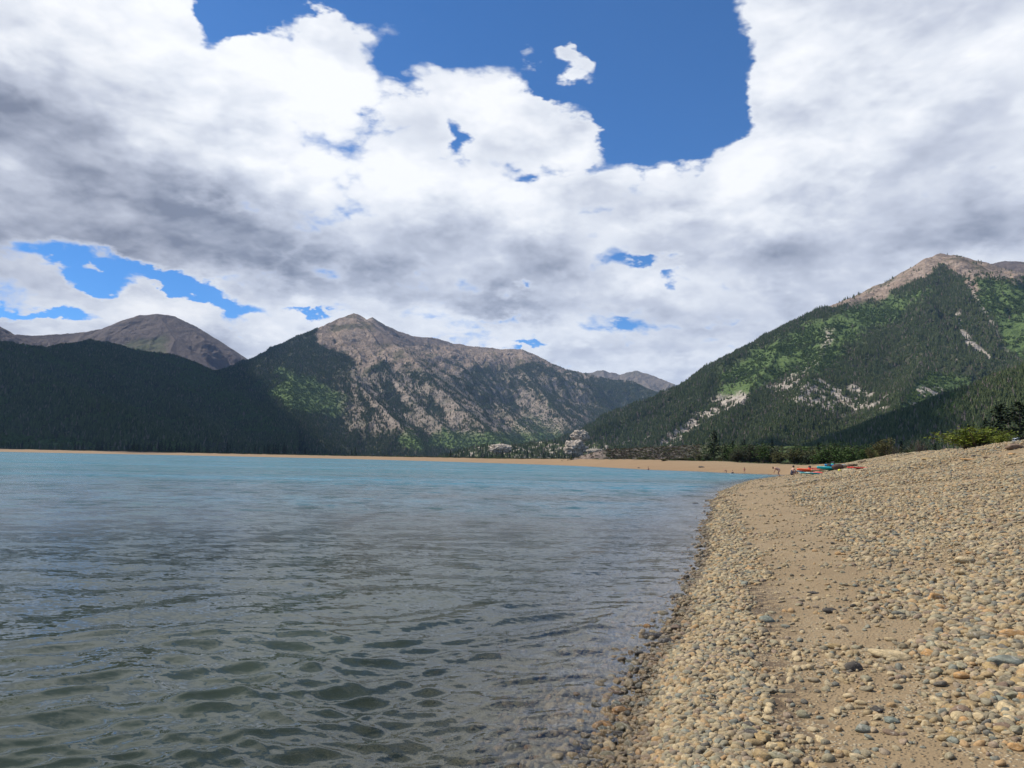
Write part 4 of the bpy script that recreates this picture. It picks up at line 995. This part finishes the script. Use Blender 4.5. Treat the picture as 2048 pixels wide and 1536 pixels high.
def conifer(name, loc, h, shape, label, group=None, wide=1.0):
    e = empty(name, loc, rs.rand() * 6.28, label, 'tree', group); e.scale = (h * wide, h * wide, h)
    for nm, me in zip(('crown', 'trunk'), CD[shape]):
        q = bpy.data.objects.new(nm, me); COL.objects.link(q); q.parent = e
    return e
def tree_at(px, pybase, pytop, r, shape, label, group=None, wide=1.0, name='conifer'):
    p = on_az(px, r); zt = at_r(px, pytop, r).z; return conifer(name, p, max(zt - p.z, 2), shape, label, group, wide)
tree_at(1428, 0, 862, 262, 4, 'lone dark broad pine standing on the embankment behind the beach', name='pine_tree', wide=.9)
tree_at(1466, 0, 881, 275, 1, 'small dark conifer right of the lone broad pine'); tree_at(1450, 0, 890, 270, 0, 'short dark conifer between the broad pine and its neighbour')
tree_at(2006, 0, 812, 150, 4, 'big dark pine behind the beach crest near the right edge', name='pine_tree', wide=1.1); tree_at(2044, 0, 806, 146, 4, 'big dark pine cut by the right edge of the picture', name='pine_tree', wide=1.15)
tree_at(1975, 0, 838, 165, 2, 'slim dark conifer left of the big pines'); tree_at(2080, 0, 800, 150, 3, 'dark conifer outside the big pine at the right edge'); tree_at(1940, 0, 850, 190, 1, 'dark conifer above the bright green shrub')
for k in range(34):
    px = rs.uniform(1480, 1930); r = rs.uniform(330, 620); h = rs.uniform(6, 13)
    p = on_az(px, r); conifer('conifer', p, h, rs.randint(0, 4), ('tall' if h > 10.5 else 'short' if h < 8 else 'middling') + ' dark conifer in the shaded wood behind the ' + ('grey green willows' if px < 1580 else 'green willows' if px < 1735 else 'brown bushes'), 'conifers behind the bushes')
for k in range(90):
    px = rs.choice([rs.uniform(-20, 1000), rs.uniform(150, 600), rs.uniform(250, 420), rs.uniform(180, 560)]); r = np.interp(px, [0, 350, 700, 850, 1000, 1130], [1430, 1300, 980, 800, 680, 560]) * rs.uniform(1.03, 1.22); h = rs.uniform(8, 19) * (1.0 if px < 600 else .7)
    wh = 'bald mountain' if px < 460 else 'dark shoulder' if px < 640 else 'pointed peak' if px < 900 else 'hazy valley'
    p = on_az(px, r, 905); conifer('conifer', p, h, rs.randint(0, 4), ('tall' if h > 14 else 'short' if h < 10 else 'middling') + ' dark conifer on the far shore below the ' + wh, 'conifers along the far shore')

# pale crag at the mouth of the valley
MCRAG, g, b = mat('crag_rock', .95); geo = g.new('ShaderNodeNewGeometry').outputs['Position']
n = g.noise(geo, .12, 6, .7); k = g.mix(g.map(g.noise(g.mapping(geo, (1, 1, .35)), .35, 5, .7), .5, .6), g.mix(n, (.42, .34, .25), (.66, .57, .45)), (.16, .13, .10)); g.put(b.inputs['Base Color'], k); g.put(b.inputs['Normal'], g.bump(n, 1.0, 3.0))
def crag(px, pyc, wpx, hpx, r, seed, label):
    c = at_r(px, pyc, r); bm = bmesh.new(); bmesh.ops.create_icosphere(bm, subdivisions=6, radius=1); w = wpx * .76 * r / FPX / 2; h = hpx * .82 * r / FPX / 2
    for v in bm.verts:
        q_ = v.co; k_ = 1 + .30 * _mn.noise(q_ * 1.5 + Vector((seed * 5, 0, 0))) + .20 * _mn.noise(q_ * 4 + Vector((seed, 2, 0))) + .10 * abs(_mn.noise(q_ * 10)) + .05 * _mn.noise(q_ * 24)
        v.co = Vector((q_.x * w * k_, q_.y * w * .9 * k_, q_.z * h * k_))
    o = bm_obj('crag', bm, MCRAG, None, False); o.location = c; return tag(o, label, 'rock')
crag(1160, 872, 44, 28, 1480, 1, 'pale rounded crag standing above the trees at the valley mouth')
crag(1150, 896, 54, 36, 1450, 4, 'tan cliff just below and left of the pale rounded crag')
crag(1000, 898, 52, 22, 1500, 3, 'low pale rock dome left of the crags at the valley mouth')
crag(1190, 904, 44, 16, 1300, 5, 'low white rock shelf at the foot of the crags')

for k in range(34):
    px = rs.choice([rs.uniform(1112, 1215), rs.uniform(960, 1120)]); r = rs.uniform(1080, 1380); p = on_az(px, r, 905)
    conifer('conifer', p, rs.uniform(7, 14), rs.randint(0, 4), 'dark conifer in front of the ' + ('pale crags' if px > 1112 else 'low pale knolls') + ' at the valley mouth', 'conifers at the valley mouth')

# scrub that nobody could count: on the embankment, along the far shore flats, behind the crest
def tuft(name, seed, m_):
    rs_ = random.Random(seed); bm = bmesh.new()
    for k in range(60):
        a = rs_.uniform(0, 6.283); q = rs_.random() ** .5; c = Vector((math.cos(a) * q * .5, math.sin(a) * q * .5, rs_.uniform(.05, .75) * (1 - .6 * q)))
        x = Vector((rs_.gauss(0, 1), rs_.gauss(0, 1), rs_.gauss(0, .5))).normalized(); y = Vector((rs_.gauss(0, .4), rs_.gauss(0, .4), 1)).normalized(); s_ = rs_.uniform(.06, .13)
        bm.faces.new([bm.verts.new(c + x * s_ * i + y * s_ * j) for i, j in ((-1, 0), (0, -1), (1, 0), (0, 1.4))])
    me = bpy.data.meshes.new(name); bm.to_mesh(me); bm.free(); me.materials.append(m_); return bpy.data.objects.new(name, me)
TF = unlinked('tufts', [tuft('tuft_0', 1, BM['grey']), tuft('tuft_1', 2, BM['olive']), tuft('tuft_2', 3, BM['brown']), tuft('tuft_3', 4, BM['green'])])
X_, Y_, Z_ = ME['X'].ravel(), ME['Y'].ravel(), ME['Z'].ravel(); pi_ = rs.randint(0, len(X_), 16000); pi_ = pi_[Z_[pi_] > 1]
sx = rs.uniform(.5, 1.7, len(pi_)); pk = np.where(ME['PX'].ravel()[pi_] < 1400, rs.choice([0, 2, 2, 1], len(pi_)), rs.choice([0, 3, 1, 3], len(pi_)))
sel = ~((ME['PX'].ravel()[pi_] < 1212) & (rs.rand(len(pi_)) < .9))
scatter('scrub', np.stack([X_[pi_], Y_[pi_], Z_[pi_] - .1], -1)[sel], np.stack([sx, sx, sx * .75], -1)[sel], pk[sel], TF, .1, 'low sagebrush covering the embankment behind the beach', seed=9)
n = 42000; a_ = rs.uniform(R(-38), R(36), n); r_ = np.exp(rs.uniform(math.log(45), math.log(2400), n)); x = r_ * np.sin(a_); y = r_ * np.cos(a_); z, S, dcx, _ = ground_z(x, y)
k = (dcx > rs.rand(n) * 3) & (dcx < 900) & (S > 3); sx = np.clip(r_[k] * .0032, .35, 3.2) * rs.uniform(.6, 1.5, k.sum())
scatter('undergrowth', np.stack([x, y, z - .05], -1)[k], np.stack([sx, sx, sx * .55], -1), rs.choice([0, 1, 3, 3, 2], k.sum()), TF, .1, 'low green and brown undergrowth behind the beach crest', seed=12)

# ------------------------------------------------------------------ boats and boards
PL = lambda n, c, r=.35: plain(n, c, r, .06, 3)
C_TURQ, C_ORG, C_BLUE, C_WHT, C_RED, C_TANB, C_BLK, C_GRN, C_YEL = PL('turquoise_plastic', (.02, .42, .44)), PL('orange_plastic', (.72, .10, .03)), PL('blue_plastic', (.03, .26, .52)), PL('white_plastic', (.75, .75, .72)), PL('red_plastic', (.75, .07, .05)), PL('tan_plastic', (.58, .42, .24)), PL('black_rubber', (.02, .02, .02), .7), PL('green_plastic', (.05, .40, .17)), PL('yellow_plastic', (.65, .62, .05))
def loft(bm, L, W, H_, n=14, m=10, top=.25, rock=.08):
    rings = []
    for i in range(n + 1):
        u = i / n * 2 - 1; w = W / 2 * max(.03, (1 - abs(u) ** 2.4)) ** .8; zb = rock * u * u; hh_ = H_ * (1 - .35 * u * u)
        ring = []
        for k in range(m):
            a = 2 * math.pi * k / m; zz = math.sin(a); ring.append(bm.verts.new((u * L / 2, math.cos(a) * w, zb + hh_ * .5 + hh_ * .5 * zz * (1 if zz < 0 else top + .4))))
        rings.append(ring)
    for p, q in zip(rings[:-1], rings[1:]):
        for k in range(m): bm.faces.new((p[k], p[(k + 1) % m], q[(k + 1) % m], q[k]))
    bm.faces.new(rings[0][::-1]); bm.faces.new(rings[-1])
def kayak(px, py, L, yaw, mh_, label, deck=None, tilt=0, flat=False):
    p, r = hit(px, py); e = empty('paddleboard' if flat else 'kayak', p + Vector((0, 0, .02)), yaw, label, 'paddleboard' if flat else 'kayak')
    bm = bmesh.new(); loft(bm, L, .8 if flat else .78, .13 if flat else .36, rock=.05 if flat else .12); bm_obj('board' if flat else 'hull', bm, mh_, e, True)
    bm = bmesh.new()
    if flat:
        bmesh.ops.create_cube(bm, size=1, matrix=Matrix.Translation((-.2, 0, .125)) @ Matrix.Diagonal((L * .4, .55, .012, 1))); bm_obj('deck_pad', bm, deck or C_BLK, e)
        bm = bmesh.new(); tube(bm, [(-L * .44, 0, .0), (-L * .42, 0, .24)], [.03, .012], 6); bm_obj('leash_plug', bm, C_BLK, e)
    else:
        pts = [(math.cos(a) * .42, math.sin(a) * .24, .335) for a in [2 * math.pi * k / 14 for k in range(15)]]; tube(bm, pts, .035, 6, False); bm_obj('cockpit_rim', bm, deck or C_BLK, e, True)
        bm = bmesh.new(); bmesh.ops.create_cube(bm, size=1, matrix=Matrix.Translation((-.3, 0, .42)) @ Matrix.Rotation(.2, 4, 'Y') @ Matrix.Diagonal((.06, .36, .26, 1))); bmesh.ops.bevel(bm, geom=bm.edges[:], offset=.02, segments=2, affect='EDGES'); bm_obj('seat_back', bm, C_BLK, e)
        for s_ in (-1, 1):
            bm = bmesh.new(); tube(bm, [(s_ * L * .45, 0, .36), (s_ * L * .45 - .06, 0, .42), (s_ * L * .45 - .12, 0, .36)], .012, 5); bm_obj('carry_handle', bm, C_BLK, e)
    e.rotation_euler = (tilt, 0, yaw); return e
kayak(1610, 944.5, 2.8, .25, C_BLUE, 'blue board with a white nose lying left of the orange kayak', C_GRN, 0, True)
kayak(1603, 944.6, 1.7, .15, C_WHT, 'short white board poking out left of the blue board', C_WHT, 0, True)
kayak(1626, 944.5, 2.9, .1, C_ORG, 'orange red kayak between the blue board and the tan board', C_RED)
kayak(1645, 943, 2.9, .55, C_TANB, 'tan and white board between the orange and the turquoise kayak', C_BLK, 0, True)
kayak(1664, 941.5, 2.9, .35, C_TURQ, 'bright turquoise kayak in the middle of the row of boards', C_BLK)
kayak(1671, 936, 2.6, .45, C_BLUE, 'blue kayak lying behind the turquoise kayak', C_GRN)
kayak(1676, 934.2, 1.2, .35, C_GRN, 'small green board on the far end of the blue kayak', C_GRN, 0, True)
kayak(1633, 949, 2.9, .3, C_TURQ, 'thin teal board lying in front of the orange kayak', C_WHT, 0, True)
kayak(1720, 938.5, 1.7, .05, C_RED, 'red board lying apart at the right end of the row', C_RED, 0, True)
def lump(name, px, py, dims, m_, label, cat, yaw=0.0):
    p, r = hit(px, py); bm = bmesh.new(); bmesh.ops.create_icosphere(bm, subdivisions=3, radius=.5)
    for v in bm.verts:
        k_ = 1 + .16 * _mn.noise(v.co * 3 + Vector((px, 0, 0))); v.co = Vector((v.co.x * dims[0] * k_, v.co.y * dims[1] * k_, max(-.42, v.co.z) * dims[2] * k_ + dims[2] * .42))
    o = bm_obj(name, bm, m_, None, True); o.location = p; o.rotation_euler = (0, 0, yaw); return tag(o, label, cat)
lump('bag', 1676, 940.5, (.9, .6, .55), plain('brown_cloth', (.10, .06, .045), .9), 'dark brown bag at the right end of the turquoise kayak', 'bag')
lump('towel', 1636, 948.5, (.75, .6, .2), plain('red_cloth', (.75, .11, .08), .9), 'red towel heaped on the thin teal board', 'towel')
lump('dry_bag', 1679, 943.2, (.2, .2, .18), C_YEL, 'small yellow bag below the dark brown bag', 'bag')
lump('blanket', 1592, 944.8, (1.1, .5, .14), plain('brown_blanket', (.13, .07, .04), .9), 'brown blanket lying left of the white board', 'blanket')
def pole(name, p0, p1, rad, m_, label, cat, n=8, kink=.03):
    a, _ = hit(*p0); b_, _ = hit(*p1); bm = bmesh.new(); pts = []
    for i in range(n + 1):
        q = a.lerp(b_, i / n); q.z = max(q.z, gz(q.x, q.y) + rad * .7) + rs.uniform(0, kink); q += Vector((rs.normal(0, kink), rs.normal(0, kink), 0)); pts.append(tuple(q - a))
    tube(bm, pts, [rad * (1.1 - .5 * i / n) for i in range(n + 1)], 9); o = bm_obj(name, bm, m_, None, True); o.location = a; return tag(o, label, cat)
DRIFT = plain('driftwood', (.13, .095, .06), .9, .3, 5)
pole('driftwood', (1683, 938.0), (1708, 933.6), .17, DRIFT, 'thick dark driftwood pole running up the beach right of the kayaks', 'driftwood')
pole('driftwood', (1686, 934.3), (1695, 933.4), .09, DRIFT, 'short dark stick behind the driftwood pole', 'driftwood')
pole('driftwood', (1709, 933.3), (1714, 932.4), .1, DRIFT, 'small dark stick beyond the tip of the driftwood pole', 'driftwood')
pole('rope', (1682, 942.0), (1711, 938.6), .03, plain('pale_rope', (.5, .45, .34), .9), 'thin pale rope stretched from the boards to the red board', 'rope')
pole('driftwood', (1718, 927.0), (1732, 924.5), .12, DRIFT, 'short dark log under the small olive bush', 'driftwood')

# ------------------------------------------------------------------ people (small figures by the water)
SKIN = plain('skin', (.42, .24, .16), .6); HAIR = plain('dark_hair', (.03, .02, .015), .7)
def person(px, py, h, pose, cloth, label, yaw=0.0, hair=HAIR, hat=None, sink=0.0, rr_=None):
    p, r = hit(px, py) if rr_ is None else (on_az(px, rr_), rr_)
    if p.z < 0: p.z = 0
    p.z -= sink; e = empty('person', p, yaw, label, 'person')
    J = {  # joint: (x right, y forward, z up) for a figure of unit height
        'stand': dict(pel=(0, 0, .52), spi=(0, 0, .66), che=(0, 0, .78), nek=(0, .005, .86), hed=(0, .02, .93), crn=(0, .015, .985), shl=(.11, 0, .80), ell=(.16, -.01, .64), hnl=(.16, .06, .50), shr=(-.11, 0, .80), elr=(-.16, -.01, .64), hnr=(-.15, .05, .50), hil=(.06, 0, .50), knl=(.07, .02, .28), anl=(.07, 0, .05), tol=(.08, .09, .015), hir=(-.06, 0, .50), knr=(-.07, .03, .28), anr=(-.08, 0, .05), tor=(-.09, .09, .015)),
        'sit': dict(pel=(0, 0, .07), spi=(0, .03, .21), che=(0, .07, .33), nek=(0, .10, .41), hed=(0, .13, .48), crn=(0, .13, .54), shl=(.11, .07, .35), ell=(.15, .17, .23), hnl=(.10, .28, .20), shr=(-.11, .07, .35), elr=(-.15, .17, .23), hnr=(-.10, .28, .20), hil=(.07, .03, .07), knl=(.09, .25, .25), anl=(.09, .36, .04), tol=(.09, .44, .015), hir=(-.07, .03, .07), knr=(-.09, .25, .24), anr=(-.09, .38, .04), tor=(-.09, .46, .015)),
        'bend': dict(pel=(0, 0, .40), spi=(0, .11, .46), che=(0, .22, .50), nek=(0, .30, .53), hed=(0, .37, .53), crn=(0, .43, .53), shl=(.11, .23, .50), ell=(.13, .27, .34), hnl=(.10, .33, .20), shr=(-.11, .23, .50), elr=(-.13, .27, .34), hnr=(-.10, .34, .20), hil=(.06, 0, .39), knl=(.08, .08, .22), anl=(.08, -.02, .05), tol=(.08, .07, .015), hir=(-.06, 0, .39), knr=(-.08, .07, .22), anr=(-.08, -.03, .05), tor=(-.08, .06, .015))}[pose]
    rad = dict(pel=.075, spi=.066, che=.076, nek=.030, hed=.055, crn=.036, shl=.036, ell=.026, hnl=.020, shr=.036, elr=.026, hnr=.020, hil=.056, knl=.036, anl=.022, tol=.016, hir=.056, knr=.036, anr=.022, tor=.016)
    chain = [('pel', 'spi'), ('spi', 'che'), ('che', 'nek'), ('nek', 'hed'), ('hed', 'crn'), ('che', 'shl'), ('shl', 'ell'), ('ell', 'hnl'), ('che', 'shr'), ('shr', 'elr'), ('elr', 'hnr'), ('pel', 'hil'), ('hil', 'knl'), ('knl', 'anl'), ('anl', 'tol'), ('pel', 'hir'), ('hir', 'knr'), ('knr', 'anr'), ('anr', 'tor')]
    def skin(name, keys_, edges, scale, m_):
        ks = list(keys_); me = bpy.data.meshes.new(name); me.from_pydata([Vector(J[k]) * h for k in ks], [(ks.index(a), ks.index(b_)) for a, b_ in edges], [])
        o = link(name, me, m_, e); md = o.modifiers.new('skin', 'SKIN'); 
        lay = me.skin_vertices[0].data if me.skin_vertices else None
        if lay is None: return o
        for i, k in enumerate(ks): q = rad[k] * h * scale; lay[i].radius = (q, q); lay[i].use_root = (i == 0)
        md.use_smooth_shade = True; sb_ = o.modifiers.new('sub', 'SUBSURF'); sb_.levels = 1; sb_.render_levels = 1
        return o
    def ensure(o):
        return o
    # skin layers need a bmesh pass to exist
    def skin2(name, keys_, edges, scale, m_):
        ks = list(keys_); bm = bmesh.new(); lay = bm.verts.layers.skin.verify()
        vs = []
        for i, k in enumerate(ks):
            v = bm.verts.new(Vector(J[k]) * h); q = rad[k] * h * scale; v[lay].radius = (q, q); v[lay].use_root = (i == 0); vs.append(v)
        for a, b_ in edges: bm.edges.new((vs[ks.index(a)], vs[ks.index(b_)]))
        me = bpy.data.meshes.new(name); bm.to_mesh(me); bm.free(); o = link(name, me, m_, e)
        md = o.modifiers.new('skin', 'SKIN'); md.use_smooth_shade = True; sb_ = o.modifiers.new('sub', 'SUBSURF'); sb_.levels = 1; sb_.render_levels = 1
        return o
    skin2('body', ['pel'] + [k for k in rad if k != 'pel'], chain, 1.0, SKIN)
    tk = ['pel', 'spi', 'che', 'hil', 'hir']; skin2('swimsuit', tk, [('pel', 'spi'), ('spi', 'che'), ('pel', 'hil'), ('pel', 'hir')], 1.14, cloth)
    bm = bmesh.new(); bmesh.ops.create_icosphere(bm, subdivisions=2, radius=1)
    up = (Vector(J['crn']) - Vector(J['nek'])).normalized()
    for v in bm.verts:
        q = v.co.copy(); v.co = Vector(J['hed']) * h + up * h * .012 + Vector((q.x * .060, q.y * .064 - .012, q.z * .066)) * h
    for v in [v for v in bm.verts if v.co.y > (J['hed'][1] + .028) * h and v.co.z < (J['hed'][2] + .03) * h]: bm.verts.remove(v)
    bm_obj('hat' if hat else 'hair', bm, hat or hair, e, True)
    return e
DK = plain('dark_swimwear', (.03, .03, .05), .7); RS = plain('red_swimwear', (.42, .05, .04), .7); PK = plain('pink_hat', (.75, .2, .18), .8); NV = plain('navy_top', (.05, .07, .16), .8)
person(1453, 949, 1.25, 'bend', DK, 'person in dark swimwear and pink hat bending over in the shallows', .9, hat=PK)
person(1464, 949, 1.2, 'sit', DK, 'person in dark swimwear sitting in the shallows right of the one in a pink hat', -1.2, sink=.05)
person(1489, 947.2, 1.15, 'stand', RS, 'person in red swimwear standing upright at the far waterline', 2.6)
person(1559, 953.5, 1.6, 'bend', NV, 'person in a navy top leaning over at the tip of the bay', 1.2)
person(1583.5, 951, 1.7, 'sit', DK, 'person in dark clothes sitting on the stones left of the boards', -1.3)
person(1298, 941.5, 1.6, 'sit', RS, 'far bather in red sitting in the water left of the dark rock', 1.5, sink=.1)

# ------------------------------------------------------------------ white car and sign behind the crest at the right
def parked_car(loc, yaw, label):
    e = empty('parked_car', loc, yaw, label, 'car'); W_ = PL('white_paint', (.78, .78, .76), .25); GL = plain('window_glass', (.03, .035, .04), .1)
    bm = bmesh.new(); prof = [(-2.2, .45), (-2.2, .95), (-1.9, 1.05), (-1.5, 1.55), (.5, 1.6), (1.2, 1.05), (2.1, .92), (2.25, .5), (2.2, .35), (-2.1, .35)]
    a = [bm.verts.new((x, -.85, z)) for x, z in prof]; b_ = [bm.verts.new((x, .85, z)) for x, z in prof]
    bm.faces.new(a); bm.faces.new(b_[::-1])
    for i in range(len(prof)): bm.faces.new((a[i], a[(i + 1) % len(prof)], b_[(i + 1) % len(prof)], b_[i]))
    bmesh.ops.bevel(bm, geom=bm.edges[:], offset=.05, segments=2, affect='EDGES'); bm_obj('body', bm, W_, e)
    for y in (-.865, .865):
        bm = bmesh.new(); vs = [bm.verts.new((x, y, z)) for x, z in ((-1.45, 1.1), (-1.3, 1.48), (.4, 1.5), (.95, 1.1))]; f_ = bm.faces.new(vs); ex = bmesh.ops.extrude_face_region(bm, geom=[f_])
        for v in [q for q in ex['geom'] if isinstance(q, bmesh.types.BMVert)]: v.co.y += .012 * (1 if y > 0 else -1)
        bm_obj('side_window', bm, GL, e)
        for x in (-1.4, 1.4):
            bm = bmesh.new(); bmesh.ops.create_cone(bm, cap_ends=True, segments=18, radius1=.33, radius2=.33, depth=.2, matrix=Matrix.Translation((x, y * .95, .33)) @ Matrix.Rotation(math.pi / 2, 4, 'X')); bm_obj('wheel', bm, C_BLK, e)
    return e
def on_crest(px, py, r): p = at_r(px, py, r); return p
pc = at_r(2040, 887, 250); parked_car(Vector((pc.x, pc.y, pc.z)), .3, 'white parked car half hidden by brush near the right edge')
pc = at_r(2004, 884, 62); e = empty('sign', pc - Vector((0, 0, .3)), -.45, 'small white square sign on a short post left of the white car', 'sign')
bm = bmesh.new(); bmesh.ops.create_cube(bm, size=1, matrix=Matrix.Translation((0, 0, .62)) @ Matrix.Diagonal((.34, .03, .32, 1))); bm_obj('panel', bm, C_WHT, e)
bm = bmesh.new(); tube(bm, [(0, .03, -.4), (0, .03, .7)], .03, 8); bm_obj('post', bm, DRIFT, e)

# ------------------------------------------------------------------ unseen clouds added overhead, each shaped and placed to shade part of the land
MCL, g, b = mat('shade_cloud_white', 1.0); b.inputs['Base Color'].default_value = (.85, .87, .9, 1)
def shade_cloud(tx, ty, rx, ry, seed, rot=0.0, alt=4300.0, tz=200):
    bm = bmesh.new(); bmesh.ops.create_icosphere(bm, subdivisions=5, radius=1); k = (alt - tz) / SDIR.z; c = Vector((tx, ty, tz)) + SDIR * k
    for v in bm.verts:
        p = v.co; n_ = 1 + .42 * _mn.noise(p * 1.6 + Vector((seed * 7, 0, 0))) + .22 * _mn.noise(p * 4 + Vector((seed, 3, 0))) + .10 * _mn.noise(p * 9)
        v.co = Vector((p.x * rx * n_, p.y * ry * n_, (p.z if p.z > 0 else p.z * .35) * min(rx, ry) * .28 * n_))
    o = bm_obj('shade_cloud', bm, MCL, None, True); o.location = c; o.rotation_euler = (0, 0, rot); tag(o, kind='structure', label='flat based white cumulus out of view, added to shade the land'); return o
for q in ((-2250, 2900, 1150, 2300, 1, .12), (-900, 1950, 520, 800, 2, .2), (-1650, 4650, 560, 620, 3), (330, 1180, 175, 300, 4, -.1), (120, 320, 150, 120, 6), (2, -26, 60, 37, 7)):
    shade_cloud(*q)

# ------------------------------------------------------------------ haze
def box_mesh(name, lo, hi):
    bm = bmesh.new(); bmesh.ops.create_cube(bm, size=1); 
    for v in bm.verts: v.co = Vector([lo[i] + (v.co[i] + .5) * (hi[i] - lo[i]) for i in range(3)])
    me = bpy.data.meshes.new(name); bm.to_mesh(me); bm.free(); return me
mh = bpy.data.materials.new('haze_air'); mh.use_nodes = True; t = mh.node_tree; t.nodes.clear(); g = G(t)
out = g.new('ShaderNodeOutputMaterial'); pv = g.new('ShaderNodeVolumePrincipled'); t.links.new(pv.outputs[0], out.inputs[1])
pv.inputs['Color'].default_value = (.44, .66, 1.0, 1); pv.inputs['Density'].default_value = 2.7e-5; pv.inputs['Anisotropy'].default_value = .1
ho = link('haze', box_mesh('haze', (-15000, -15000, -30), (15000, 15000, 1520)), mh); tag(ho, kind='stuff', label='thin blue air between the shore and the far mountains')
